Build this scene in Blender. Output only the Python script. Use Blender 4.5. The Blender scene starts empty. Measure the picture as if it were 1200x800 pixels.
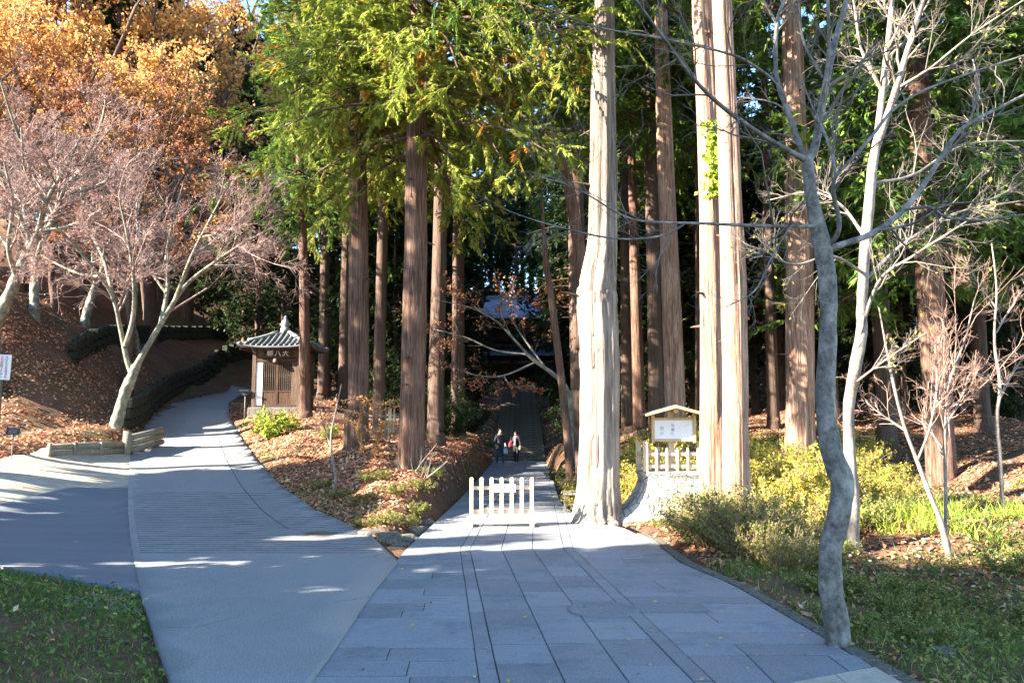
import bpy, bmesh, math, random
import numpy as np
from mathutils import Vector, Matrix
R = math.radians
S = bpy.context.scene
COL = S.collection
rng = np.random.default_rng(7)
random.seed(7)

# ------------------------------------------------------------------ camera, sky, sun, exposure
F_PX, CAM_Z, PITCH = 960.0, 2.0, math.atan(97 / 960.0)
cam = bpy.data.cameras.new('camera'); cam.sensor_width = 36; cam.lens = 28.8; cam.clip_end = 2000; cam.clip_start = .05
camo = bpy.data.objects.new('camera', cam); COL.objects.link(camo)
camo.location = (0, 0, CAM_Z); camo.rotation_euler = (math.pi / 2 + PITCH, 0, 0); S.camera = camo
SUN_AZ, SUN_EL = 70.0, 27.0        # degrees from straight behind the camera, towards its left; height
w = bpy.data.worlds.new('World'); S.world = w; w.use_nodes = True
_n = w.node_tree.nodes
sky = _n.new('ShaderNodeTexSky'); sky.sky_type = 'NISHITA'; sky.sun_disc = False
sky.sun_elevation = R(SUN_EL); sky.sun_rotation = R(180 + SUN_AZ); sky.air_density = 1.0; sky.dust_density = .2; sky.ozone_density = 2.0
_hs = _n.new('ShaderNodeHueSaturation'); _hs.inputs['Saturation'].default_value = 1.1; w.node_tree.links.new(sky.outputs[0], _hs.inputs['Color'])
w.node_tree.links.new(_hs.outputs[0], _n['Background'].inputs[0]); _n['Background'].inputs[1].default_value = .1
sun = bpy.data.lights.new('sun', 'SUN'); sun.energy = 5.0; sun.angle = R(.5); sun.color = (1, .92, .80)
suno = bpy.data.objects.new('sun', sun); COL.objects.link(suno); suno.location = (-30, -8, 30)
SUN_TRAVEL = Vector((math.sin(R(SUN_AZ)) * math.cos(R(SUN_EL)), math.cos(R(SUN_AZ)) * math.cos(R(SUN_EL)), -math.sin(R(SUN_EL))))
suno.rotation_euler = SUN_TRAVEL.to_track_quat('-Z', 'Y').to_euler()
S.view_settings.view_transform = 'Standard'; S.view_settings.look = 'None'; S.view_settings.exposure = 3.1; S.view_settings.gamma = 1
S.render.engine = 'CYCLES'
S.cycles.max_bounces = 5; S.cycles.diffuse_bounces = 3; S.cycles.glossy_bounces = 2; S.cycles.transmission_bounces = 3
S.cycles.use_denoising = True

# ------------------------------------------------------------------ pixel -> place helpers
def P(u, v, d):
    """photo pixel (1200x800) at forward distance d metres"""
    yu = (400 - v) / F_PX
    t = d / (math.cos(PITCH) - yu * math.sin(PITCH))
    return Vector(((u - 600) / F_PX * t, d, CAM_Z + t * (math.sin(PITCH) + yu * math.cos(PITCH))))
def G(u, v, z=0.0):
    """photo pixel on the level z"""
    yu = (400 - v) / F_PX
    t = (z - CAM_Z) / (math.sin(PITCH) + yu * math.cos(PITCH))
    return Vector(((u - 600) / F_PX * t, t * (math.cos(PITCH) - yu * math.sin(PITCH)), z))

# ------------------------------------------------------------------ mesh helpers
def mesh_np(name, V, F, mats=None, smooth=False, midx=None):
    V = np.asarray(V, np.float32).reshape(-1, 3); F = np.asarray(F, np.int32)
    me = bpy.data.meshes.new(name); k = F.shape[1]
    me.vertices.add(len(V)); me.vertices.foreach_set('co', V.ravel())
    me.loops.add(F.size); me.loops.foreach_set('vertex_index', F.ravel())
    me.polygons.add(len(F)); me.polygons.foreach_set('loop_start', np.arange(0, F.size, k, dtype=np.int32))
    try: me.polygons.foreach_set('loop_total', np.full(len(F), k, np.int32))
    except Exception: pass
    if smooth: me.polygons.foreach_set('use_smooth', np.ones(len(F), bool))
    if mats is not None:
        for m in (mats if isinstance(mats, (list, tuple)) else [mats]): me.materials.append(m)
    if midx is not None: me.polygons.foreach_set('material_index', np.asarray(midx, np.int32))
    me.update(); me.validate()
    return me
def link(name, me, parent=None, loc=None, rot=None):
    o = bpy.data.objects.new(name, me); COL.objects.link(o)
    if parent is not None: o.parent = parent
    if loc is not None: o.location = loc
    if rot is not None: o.rotation_euler = rot
    return o
def tag(o, label=None, cat=None, group=None, kind=None):
    for k, v in (('label', label), ('category', cat), ('group', group), ('kind', kind)):
        if v: o[k] = v
    return o
def empty(name, loc, rz=0, label=None, cat=None, group=None):
    o = bpy.data.objects.new(name, None); COL.objects.link(o); o.location = loc; o.rotation_euler = (0, 0, rz); o.empty_display_size = .2
    return tag(o, label, cat, group)
def join(parts):
    Vs, Fs, n = [], [], 0
    for V, F in parts:
        Vs.append(np.asarray(V).reshape(-1, 3)); Fs.append(np.asarray(F) + n); n += len(Vs[-1])
    return np.concatenate(Vs), np.concatenate(Fs)
def nrm(a): return a / np.maximum(np.linalg.norm(a, axis=-1, keepdims=True), 1e-9)
def tubes(pts, rad, sides=5, ref=(.31, .53, .79)):
    pts = np.asarray(pts, float); rad = np.asarray(rad, float); N, K, _ = pts.shape
    T = nrm(np.gradient(pts, axis=1)); ref = nrm(np.array(ref, float))
    A = np.cross(T, ref); bad = np.linalg.norm(A, axis=-1, keepdims=True) < .15
    A = np.where(bad, np.cross(T, np.array([1., 0, 0])), A); A = nrm(A); B = np.cross(T, A)
    th = np.linspace(0, 2 * np.pi, sides, endpoint=False)
    V = pts[:, :, None] + rad[:, :, None, None] * (A[:, :, None] * np.cos(th)[:, None] + B[:, :, None] * np.sin(th)[:, None])
    i = np.arange(N)[:, None, None] * K * sides + np.arange(K - 1)[None, :, None] * sides
    a = i + np.arange(sides); b = i + (np.arange(sides) + 1) % sides
    return V.reshape(-1, 3), np.stack([a, b, b + sides, a + sides], -1).reshape(-1, 4)
def leaves(p, d, n, L, W, fold=.12):
    d = nrm(d); s = nrm(np.cross(d, n)); n = np.cross(s, d); L = np.broadcast_to(L, (len(p),))[:, None]; W = np.broadcast_to(W, (len(p),))[:, None]
    V = np.stack([p, p + d * L * .45 + s * W * .5 + n * L * fold * .4, p + d * L - n * L * fold, p + d * L * .45 - s * W * .5 + n * L * fold * .4], 1)
    return V.reshape(-1, 3), np.arange(len(p) * 4).reshape(-1, 4)
def rdir(n, r=rng): return nrm(r.normal(size=(n, 3)))
def smooth_path(pts, K):
    pts = np.asarray(pts, float)
    if len(pts) == 2: return pts[0] + (pts[1] - pts[0]) * np.linspace(0, 1, K)[:, None]
    q = np.vstack([2 * pts[0] - pts[1], pts, 2 * pts[-1] - pts[-2]]); out = []
    for t in np.linspace(0, len(pts) - 1, K):
        i = min(int(t), len(pts) - 2); f = t - i; a, b, c, e = q[i:i + 4]
        out.append(.5 * (2 * b + (c - a) * f + (2 * a - 5 * b + 4 * c - e) * f * f + (3 * b - a - 3 * c + e) * f ** 3))
    return np.array(out)
def grow(par, rad, n, lo, hi, lenf, ang, K, up, wob, r, taper=.35, rmul=.6, rmin=.004, minlen=0.):
    """children twigs on parent polylines"""
    N, KP, _ = par.shape; idx = np.repeat(np.arange(N), n); M = len(idx)
    t = r.uniform(lo, hi, M); f = t * (KP - 1); i = np.minimum(f.astype(int), KP - 2); f = (f - i)[:, None]
    p0 = par[idx, i]; p1 = par[idx, i + 1]; pos = p0 + (p1 - p0) * f; tan = nrm(p1 - p0)
    r0 = rad[idx, i] * (1 - f[:, 0]) + rad[idx, i + 1] * f[:, 0]
    Lp = np.linalg.norm(np.diff(par, axis=1), axis=2).sum(1)[idx]
    L = np.maximum(Lp * lenf * r.uniform(.55, 1.25, M) * (1.2 - .55 * t), minlen)
    pe = rdir(M, r); pe = nrm(pe - (pe * tan).sum(1, keepdims=True) * tan)
    a = ang * r.uniform(.6, 1.3, M)[:, None]; d = nrm(tan * np.cos(a) + pe * np.sin(a)); upv = np.array([0, 0, up])
    out = [pos]; d = nrm(d + upv)
    for k in range(K - 1):
        out.append(out[-1] + d * (L / (K - 1))[:, None]); d = nrm(d + r.normal(size=(M, 3)) * wob + upv * .25)
    c = np.stack(out, 1); rr = np.maximum(r0 * rmul, rmin)[:, None] * np.linspace(1, taper, K)[None]
    return c, np.maximum(rr, rmin * .7)

# ------------------------------------------------------------------ materials (procedural)
def lin(c): return tuple(((x / 255) / 12.92 if x / 255 <= .04045 else ((x / 255 + .055) / 1.055) ** 2.4) for x in c)
class NT:
    def __init__(s, name):
        s.m = bpy.data.materials.new(name); s.m.use_nodes = True; s.t = s.m.node_tree; s.n = s.t.nodes; s.b = s.n['Principled BSDF']; s.out = s.n['Material Output']
    def new(s, typ, **kw):
        x = s.n.new(typ)
        for k, v in kw.items(): setattr(x, k, v)
        return x
    def l(s, a, b): s.t.links.new(a, b)
    def coord(s, which='Object', scale=(1, 1, 1)):
        tc = s.new('ShaderNodeTexCoord'); mp = s.new('ShaderNodeMapping'); s.l(tc.outputs[which], mp.inputs[0]); mp.inputs['Scale'].default_value = scale; return mp.outputs[0]
    def pos(s, scale=(1, 1, 1)):
        g = s.new('ShaderNodeNewGeometry'); mp = s.new('ShaderNodeMapping'); s.l(g.outputs['Position'], mp.inputs[0]); mp.inputs['Scale'].default_value = scale; return mp.outputs[0]
    def noise(s, vec, scale, detail=4, rough=.6):
        x = s.new('ShaderNodeTexNoise'); x.inputs['Scale'].default_value = scale; x.inputs['Detail'].default_value = detail; x.inputs['Roughness'].default_value = rough
        if vec is not None: s.l(vec, x.inputs['Vector'])
        return x.outputs['Fac']
    def ramp(s, fac, stops, interp='LINEAR'):
        x = s.new('ShaderNodeValToRGB'); x.color_ramp.interpolation = interp; e = x.color_ramp.elements
        while len(e) > 1: e.remove(e[-1])
        e[0].position = stops[0][0]; e[0].color = (*stops[0][1], 1)
        for p, c in stops[1:]: q = e.new(p); q.color = (*c, 1)
        s.l(fac, x.inputs[0]); return x.outputs[0]
    def mix(s, fac, a, b, mode='MIX'):
        x = s.new('ShaderNodeMix', data_type='RGBA', blend_type=mode)
        for sock, v in ((x.inputs[0], fac), (x.inputs[6], a), (x.inputs[7], b)):
            if hasattr(v, 'is_linked'): s.l(v, sock)
            elif isinstance(v, (tuple, list)): sock.default_value = (*v[:3], 1)
            else: sock.default_value = v
        return x.outputs[2]
    def math(s, op, a, b=0.):
        x = s.new('ShaderNodeMath', operation=op)
        for sock, v in ((x.inputs[0], a), (x.inputs[1], b)):
            if hasattr(v, 'is_linked'): s.l(v, sock)
            else: sock.default_value = v
        return x.outputs[0]
    def bump(s, h, strength=.4, dist=.02):
        x = s.new('ShaderNodeBump'); x.inputs['Strength'].default_value = strength; x.inputs['Distance'].default_value = dist
        s.l(h, x.inputs['Height']); s.l(x.outputs[0], s.b.inputs['Normal'])
    def done(s, col=None, rough=.8, metal=0., spec=.3):
        if col is not None:
            if hasattr(col, 'is_linked'): s.l(col, s.b.inputs['Base Color'])
            else: s.b.inputs['Base Color'].default_value = (*col[:3], 1)
        if hasattr(rough, 'is_linked'): s.l(rough, s.b.inputs['Roughness'])
        else: s.b.inputs['Roughness'].default_value = rough
        s.b.inputs['Metallic'].default_value = metal; s.b.inputs['Specular IOR Level'].default_value = spec
        return s.m
def simple(name, col, var=.25, scale=8, rough=.75, bump=.2, metal=0., spec=.3):
    t = NT(name); c = t.coord('Object'); n = t.noise(c, scale, 5)
    d = tuple(x * (1 - var) for x in col); b = tuple(min(1, x * (1 + var)) for x in col)
    t.bump(t.noise(c, scale * 5, 3), bump, .01)
    return t.done(t.ramp(n, [(.3, d), (.7, b)]), rough, metal, spec)
def leaf_mat(name, stops, trans=.35, rough=.6, patch=None, patch_scale=.8, patch_lo=.55):
    """stops: colour by random-per-leaf; patch: clustered second colour"""
    t = NT(name); g = t.new('ShaderNodeNewGeometry'); col = t.ramp(g.outputs['Random Per Island'], stops)
    if patch:
        n = t.noise(t.pos(), patch_scale, 2, .5); f = t.ramp(n, [(patch_lo, (0, 0, 0)), (patch_lo + .1, (1, 1, 1))])
        col = t.mix(f, col, t.ramp(g.outputs['Random Per Island'], patch))
    t.done(col, rough, spec=.25)
    tr = t.new('ShaderNodeBsdfTranslucent'); t.l(col, tr.inputs[0]); mx = t.new('ShaderNodeMixShader'); mx.inputs[0].default_value = trans
    t.l(t.b.outputs[0], mx.inputs[1]); t.l(tr.outputs[0], mx.inputs[2]); t.l(mx.outputs[0], t.out.inputs[0])
    return t.m
def bark_mat(name, c1, c2, c3, sc=9., stretch=.07, bump=.8, moss=None, upper=None):
    t = NT(name); c = t.coord('Object', (1, 1, stretch)); n = t.noise(c, sc, 6, .65); n2 = t.noise(t.coord('Object', (1, 1, .35)), 2.3, 3)
    col = t.ramp(n, [(.34, c1), (.5, c2), (.66, c3)])
    col = t.mix(t.ramp(n2, [(.4, (0, 0, 0)), (.7, (.55, .55, .55))]), col, c3)
    spots = t.ramp(t.noise(t.coord('Object', (1, 1, .45)), 1.1, 5, .7), [(.5, (0, 0, 0)), (.68, (.75, .75, .75))]); col = t.mix(spots, col, tuple(x * .55 for x in c2)) if stretch < .2 else col
    if moss: col = t.mix(t.ramp(t.noise(t.coord('Object'), 1.7, 4), [(.52, (0, 0, 0)), (.66, (.8, .8, .8))]), col, moss)
    if upper:                        # bark colour darker above this height, paler below, with a noisy border
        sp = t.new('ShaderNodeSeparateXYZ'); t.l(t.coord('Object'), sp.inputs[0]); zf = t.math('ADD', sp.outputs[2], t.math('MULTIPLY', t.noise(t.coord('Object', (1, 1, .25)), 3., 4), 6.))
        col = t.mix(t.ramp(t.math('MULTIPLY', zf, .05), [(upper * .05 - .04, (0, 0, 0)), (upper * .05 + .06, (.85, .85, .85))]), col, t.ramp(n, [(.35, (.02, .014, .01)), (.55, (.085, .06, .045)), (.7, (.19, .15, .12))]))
    nf = t.noise(t.coord('Object', (1, 1, stretch * .6)), sc * 4.5, 5, .7)
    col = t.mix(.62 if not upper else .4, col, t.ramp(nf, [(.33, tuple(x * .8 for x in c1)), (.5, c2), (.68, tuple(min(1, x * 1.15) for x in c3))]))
    t.bump(t.math('ADD', n, t.math('MULTIPLY', nf, .6)), bump, .06)
    return t.done(col, .9, spec=.15)

M = {}
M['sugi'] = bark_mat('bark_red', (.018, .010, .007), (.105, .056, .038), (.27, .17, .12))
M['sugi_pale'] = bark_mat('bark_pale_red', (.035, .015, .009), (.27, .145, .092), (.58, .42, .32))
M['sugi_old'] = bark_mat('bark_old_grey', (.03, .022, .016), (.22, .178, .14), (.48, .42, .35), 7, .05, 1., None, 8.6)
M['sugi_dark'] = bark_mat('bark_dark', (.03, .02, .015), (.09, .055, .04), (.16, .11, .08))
def smooth_bark(name, c1, c2, c3):
    t = NT(name); c = t.coord('Object', (1, 1, .8)); n = t.noise(c, 5, 5, .6); n2 = t.noise(t.coord('Object', (1, 1, .9)), 22, 4, .7)
    col = t.mix(.35, t.ramp(n, [(.32, c1), (.5, c2), (.68, c3)]), t.ramp(n2, [(.35, c1), (.65, c3)]))
    t.bump(n2, .35, .012); return t.done(col, .75, spec=.25)
M['grey_bark'] = smooth_bark('bark_grey_smooth', (.03, .027, .022), (.115, .10, .085), (.32, .295, .25))
M['pale_bark'] = smooth_bark('bark_pale_smooth', (.065, .05, .04), (.20, .16, .13), (.36, .30, .245))
M['maple_bark'] = smooth_bark('bark_maple', (.035, .035, .025), (.15, .14, .10), (.38, .36, .28))
M['twig_pink'] = simple('twig_pink', (.235, .16, .14), .35, 3, .8, 0)
M['twig_dark'] = simple('twig_dark', (.07, .05, .04), .4, 3, .8, 0)
M['twig_pale'] = simple('twig_pale', (.27, .165, .125), .3, 3, .8, 0)
M['branch_grey'] = simple('branch_grey', (.15, .125, .10), .35, 4, .8, .2)
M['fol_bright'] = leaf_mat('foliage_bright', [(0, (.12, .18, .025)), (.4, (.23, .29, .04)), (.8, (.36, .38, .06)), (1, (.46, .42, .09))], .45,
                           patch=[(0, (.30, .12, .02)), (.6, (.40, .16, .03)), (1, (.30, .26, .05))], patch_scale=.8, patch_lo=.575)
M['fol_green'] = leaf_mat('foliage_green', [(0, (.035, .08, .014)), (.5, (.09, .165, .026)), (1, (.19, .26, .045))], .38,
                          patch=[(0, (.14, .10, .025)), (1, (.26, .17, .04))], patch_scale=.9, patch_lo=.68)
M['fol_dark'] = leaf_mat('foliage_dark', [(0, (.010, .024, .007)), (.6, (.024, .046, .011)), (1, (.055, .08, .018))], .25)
M['fol_orange'] = leaf_mat('foliage_orange', [(0, (.40, .16, .05)), (.35, (.54, .25, .07)), (.7, (.60, .34, .095)), (1, (.45, .31, .12))], .45)
M['fol_russet'] = leaf_mat('foliage_russet', [(0, (.22, .07, .035)), (.5, (.34, .13, .06)), (1, (.42, .22, .09))], .4)
M['fol_pink'] = leaf_mat('leaf_dry_pink', [(0, (.22, .09, .07)), (.5, (.34, .15, .12)), (1, (.40, .24, .17))], .35)
M['fol_yellow'] = leaf_mat('foliage_yellow', [(0, (.17, .20, .02)), (.4, (.40, .38, .04)), (.75, (.60, .50, .08)), (.9, (.55, .42, .18)), (1, (.36, .22, .08))], .45)
M['fol_olive'] = leaf_mat('foliage_olive', [(0, (.07, .10, .02)), (.5, (.17, .19, .04)), (.85, (.32, .29, .08)), (1, (.34, .22, .08))], .4)
M['fol_lime'] = leaf_mat('foliage_lime', [(0, (.14, .22, .02)), (.5, (.27, .36, .04)), (1, (.42, .44, .07))], .45)
M['grass'] = leaf_mat('grass_blade', [(0, (.05, .10, .02)), (.5, (.11, .18, .03)), (.8, (.20, .24, .05)), (1, (.38, .33, .14))], .38)
M['litter'] = leaf_mat('fallen_leaf', [(0, (.16, .055, .03)), (.3, (.34, .125, .058)), (.6, (.46, .205, .10)), (.85, (.54, .30, .16)), (1, (.58, .42, .27))], .15, .7)
M['litter_yellow'] = leaf_mat('fallen_leaf_yellow', [(0, (.30, .15, .04)), (.5, (.5, .32, .07)), (1, (.58, .46, .14))], .2, .7)

def ground_mat():
    t = NT('forest_floor'); p = t.pos(); n = t.noise(p, 1.3, 6, .7); n2 = t.noise(p, 14, 4, .7)
    col = t.mix(.5, t.ramp(n, [(.3, (.045, .028, .018)), (.5, (.12, .068, .042)), (.7, (.20, .115, .07))]), t.ramp(n2, [(.3, (.04, .025, .016)), (.7, (.24, .135, .08))]))
    # mossy green where it is damp (near right verge, near left verge)
    g = t.noise(p, .9, 4); mz = t.ramp(t.noise(p, .12, 2), [(.48, (0, 0, 0)), (.6, (.8, .8, .8))])
    col = t.mix(t.math('MULTIPLY', t.ramp(g, [(.42, (0, 0, 0)), (.58, (1, 1, 1))]), mz), col, (.05, .065, .02))
    t.bump(t.noise(p, 25, 5, .7), .8, .06); return t.done(col, .95, spec=.1)
M['ground'] = ground_mat()
def concrete_mat():
    t = NT('road_concrete'); p = t.pos(); n = t.noise(p, .5, 5, .6); n2 = t.noise(p, 60, 4, .7); n3 = t.noise(p, 3.1, 5, .7)
    col = t.ramp(n, [(.3, (.155, .15, .142)), (.7, (.225, .218, .205))])
    col = t.mix(.55, col, t.ramp(n2, [(.35, (.085, .082, .078)), (.65, (.33, .32, .305))]))
    col = t.mix(t.ramp(n3, [(.55, (0, 0, 0)), (.75, (.35, .35, .35))]), col, (.13, .125, .115))
    # expansion joint along the middle and fine cracks
    v = t.new('ShaderNodeTexVoronoi', feature='DISTANCE_TO_EDGE'); v.inputs['Scale'].default_value = .28
    wv = t.new('ShaderNodeVectorMath', operation='ADD'); nz = t.new('ShaderNodeTexNoise'); nz.inputs['Scale'].default_value = 1.6; nz.inputs['Detail'].default_value = 5
    t.l(p, nz.inputs['Vector']); t.l(p, wv.inputs[0]); t.l(nz.outputs['Color'], wv.inputs[1]); t.l(wv.outputs[0], v.inputs['Vector'])
    cr = t.ramp(v.outputs['Distance'], [(0, (1, 1, 1)), (.006, (0, 0, 0))]); cr = t.math('MULTIPLY', cr, t.ramp(t.noise(p, .4, 2), [(.5, (0, 0, 0)), (.56, (.7, .7, .7))]))
    col = t.mix(cr, col, (.06, .058, .05))
    t.bump(n2, .35, .008); return t.done(col, .85, spec=.3)
M['concrete'] = concrete_mat()
def asphalt_mat():
    t = NT('asphalt'); p = t.pos(); n = t.noise(t.pos((.25, 1.6, 1)), 1.0, 4); n2 = t.noise(p, 90, 3, .7)
    col = t.mix(.4, t.ramp(n, [(.3, (.085, .088, .098)), (.7, (.13, .134, .144))]), t.ramp(n2, [(.3, (.06, .06, .066)), (.7, (.22, .225, .235))]))
    t.bump(n2, .3, .006); return t.done(col, .8, spec=.3)
M['asphalt'] = asphalt_mat()
def slab_mat(name, a, b):
    t = NT(name); oi = t.new('ShaderNodeObjectInfo'); p = t.pos(); n = t.noise(p, 2.2, 6, .65); n2 = t.noise(p, 45, 4, .7)
    col = t.mix(.3, t.ramp(oi.outputs['Random'], [(0, a), (1, b)]), t.ramp(n, [(.3, tuple(x * .72 for x in a)), (.7, tuple(x * 1.2 for x in b))]))
    col = t.mix(.4, col, t.ramp(n2, [(.3, tuple(x * .5 for x in a)), (.7, tuple(x * 1.5 for x in b))]))
    col = t.mix(t.ramp(t.noise(p, 1.1, 6, .8), [(.5, (0, 0, 0)), (.7, (.6, .6, .6))]), col, tuple(x * .5 for x in a))
    col = t.mix(t.ramp(t.noise(p, .35, 5, .7), [(.52, (0, 0, 0)), (.66, (.4, .4, .4))]), col, (.24, .24, .225))
    t.bump(n2, .3, .006); return t.done(col, t.ramp(n, [(.3, (.55, .55, .55)), (.7, (.8, .8, .8))]), spec=.35)
M['slab'] = slab_mat('paving_stone', (.10, .104, .108), (.225, .23, .235))
M['slab_warm'] = slab_mat('paving_stone_warm', (.30, .25, .19), (.36, .31, .24))
M['groove'] = simple('groove_dark', (.11, .105, .10), .3, 4, .95)  # darker tone of the groove strips laid on the road
M['bed'] = simple('paving_bed', (.045, .042, .038), .3, 6, .95)
M['gravel'] = simple('sandy_apron', (.34, .285, .21), .25, 3, .95, .6)
M['pebble'] = simple('pebble', (.17, .165, .155), .4, 3, .9)
M['rock'] = bark_mat('mossy_rock', (.04, .036, .028), (.11, .10, .08), (.20, .185, .15), 3, 1., .8, (.06, .08, .02))
M['wall_moss'] = bark_mat('mossy_wall', (.012, .014, .009), (.03, .032, .022), (.055, .055, .04), 2.5, .6, .8, (.022, .032, .01))
M['wood_pale'] = bark_mat('wood_pale', (.46, .33, .21), (.58, .43, .29), (.66, .52, .37), 14, .08, .25)
M['wood_yellow'] = bark_mat('wood_yellow', (.42, .27, .12), (.55, .37, .17), (.62, .46, .25), 14, .08, .25)
M['wood_weathered'] = bark_mat('wood_weathered', (.09, .08, .062), (.20, .175, .135), (.31, .28, .21), 12, .1, .4)
M['wood_dark'] = bark_mat('wood_dark', (.028, .016, .011), (.062, .036, .024), (.10, .06, .04), 12, .1, .4)
M['wood_brown'] = bark_mat('wood_brown', (.05, .032, .021), (.10, .066, .044), (.15, .105, .075), 12, .1, .4)
M['white_paint'] = simple('white_paint', (.76, .76, .74), .06, 4, .5, .05)
M['red_paint'] = simple('red_lettering', (.62, .05, .09), .1, 4, .5, 0)
M['black_paint'] = simple('black_lettering', (.03, .03, .035), .1, 4, .5, 0)
M['grey_paint'] = simple('grey_lettering', (.28, .28, .32), .1, 4, .5, 0)
M['pale_letter'] = simple('pale_lettering', (.62, .56, .55), .1, 4, .6, 0)
M['tile'] = simple('roof_tile', (.085, .092, .092), .45, 5, .5, .2, 0, .5)
M['tile_pale'] = simple('roof_ridge_pale', (.22, .23, .225), .3, 5, .5, .2)
M['sign_dark'] = simple('sign_dark', (.03, .032, .036), .2, 5, .5, 0)
M['iron'] = simple('cast_iron', (.12, .085, .06), .3, 30, .6, .5)
M['metal_roof'] = simple('temple_roof', (.17, .19, .23), .2, 2, .42, .05, .3, .5)
def plinth_mat():
    t = NT('stone_plinth'); p = t.coord('Object'); v = t.new('ShaderNodeTexVoronoi', feature='DISTANCE_TO_EDGE'); v.inputs['Scale'].default_value = 3.6; t.l(t.coord('Object', (1, 1, 1.4)), v.inputs['Vector'])
    v2 = t.new('ShaderNodeTexVoronoi'); v2.inputs['Scale'].default_value = 3.6; t.l(t.coord('Object', (1, 1, 1.4)), v2.inputs['Vector'])
    col = t.ramp(t.noise(p, 5, 6, .7), [(.3, (.26, .245, .21)), (.7, (.52, .49, .43))]); col = t.mix(.35, col, t.ramp(v2.outputs['Color'], [(0, (.28, .26, .22)), (1, (.56, .54, .48))]))
    j = t.ramp(v.outputs['Distance'], [(.0, (0, 0, 0)), (.06, (1, 1, 1))]); col = t.mix(j, (.17, .16, .13), col); t.bump(t.math('ADD', j, t.noise(p, 18, 4)), .8, .03); return t.done(col, .9, spec=.2)
M['plinth'] = plinth_mat()
M['skin'] = simple('skin', (.55, .34, .25), .06, 5, .55, 0)
M['cloth_black'] = simple('cloth_black', (.022, .022, .027), .25, 20, .9, .2)
M['cloth_grey'] = simple('cloth_grey', (.13, .13, .14), .25, 20, .9, .2)
M['denim'] = simple('denim', (.035, .07, .11), .25, 20, .9, .2)
M['denim_pale'] = simple('bag_teal', (.28, .45, .50), .15, 20, .8, .1)
M['scarf_pink'] = simple('scarf_pink', (.62, .14, .26), .15, 20, .9, .1)
M['bag_red'] = simple('bag_red', (.22, .02, .035), .2, 20, .7, .1)
M['hair'] = simple('hair', (.02, .017, .015), .3, 30, .6, .2)
M['shoe'] = simple('shoe', (.25, .24, .24), .2, 20, .7, .1)

# ------------------------------------------------------------------ the lie of the land
ROAD = [  # left edge (u, v), right edge, distance
    ((208, 806), (351, 806), 6.2), ((183, 740), (400, 740), 7.85), ((165, 690), (436, 690), 9.95), ((157, 655), (466, 655), 12.15), ((152, 625), (432, 628), 15.), ((150, 600), (370, 600), 18.), ((150, 572), (330, 570), 21.5),
    ((152, 542), (302, 540), 26.6), ((163, 510), (280, 510), 33.6), ((180, 488), (268, 489), 40.), ((205, 470), (268, 476), 46.), ((240, 462), (280, 466), 51.), ((272, 457), (300, 461), 55.)]
ROAD_W = [(P(*a, d), P(*b, d)) for a, b, d in ROAD]
ROAD_Z = [max(0., (a.z + b.z) / 2) for a, b in ROAD_W]
ROAD_Z[:4] = [0, 0, 0, 0]
for (a, b), z in zip(ROAD_W, ROAD_Z): a.z = b.z = z
ROAD_POLY = np.array([[a.x, a.y] for a, b in ROAD_W] + [[b.x, b.y] for a, b in ROAD_W][::-1])
EDGE_R = [(3.3, 5.0), (3.12, 7.7), (2.95, 10.5), (2.62, 12.1), (2.6, 14.5), (2.3, 16.4), (1.65, 17.9), (1.42, 21.), (1.62, 30.), (1.72, 46.)]
EDGE_L = [(-1.58, 5.0), (-1.6, 6.2), (-1.66, 9.95), (-1.72, 13.3), (-1.42, 22.), (-1.26, 30.), (-1.0, 46.)]
PATH_POLY = np.array(EDGE_R + EDGE_L[::-1])
ASPH_POLY = np.array([(-4.3, 9.97), (-5.3, 12.15), (-6.7, 15.0), (-8.1, 18.), (-9.7, 21.6), (-10.75, 20.3), (-11.0, 19.), (-11.3, 18.), (-12.2, 17.2), (-16, 15.8), (-28, 13.), (-28, 6.), (-14, 10.4), (-7.3, 11.35), (-5.2, 10.3)])
GRAV_POLY = np.array([(-9.6, 21.3), (-11.6, 25.7), (-12.3, 27.5), (-13.6, 27.2), (-14.2, 25.), (-13.8, 22.2), (-13.3, 19.2), (-12.6, 17.1), (-11.2, 17.9), (-10.7, 19.5)])
def sdist(poly, X, Y):
    """signed distance to a polygon, negative inside"""
    p = np.stack([np.ravel(X), np.ravel(Y)], 1); d = np.full(len(p), 1e9); ins = np.zeros(len(p), bool)
    for a, b in zip(poly, np.roll(poly, -1, 0)):
        e = b - a; q = p - a; h = np.clip((q @ e) / max(e @ e, 1e-9), 0, 1); d = np.minimum(d, np.hypot(*(q - h[:, None] * e).T))
        c = (a[1] > p[:, 1]) != (b[1] > p[:, 1])
        with np.errstate(divide='ignore', invalid='ignore'): xx = (b[0] - a[0]) * (p[:, 1] - a[1]) / (b[1] - a[1]) + a[0]
        ins ^= c & (p[:, 0] < xx)
    return np.where(ins, -d, d).reshape(np.shape(X))
CT = []
for k in range(len(ROAD_W) - 1):
    for f in (0, .25, .5, .75):
        a = ROAD_W[k][0].lerp(ROAD_W[k + 1][0], f); b = ROAD_W[k][1].lerp(ROAD_W[k + 1][1], f)
        for g in (0, .5, 1): q = a.lerp(b, g); CT.append((q.x, q.y, q.z))
for x, y in EDGE_L[3:]: CT += [(x, y, 0), (x + 1., y, 0)]
for x, y in EDGE_R: CT.append((x, y, 0))
for y in (-20, -8, 0, 4): CT += [(x, y, 0) for x in (-12, -4, 0, 4, 14)]
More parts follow.
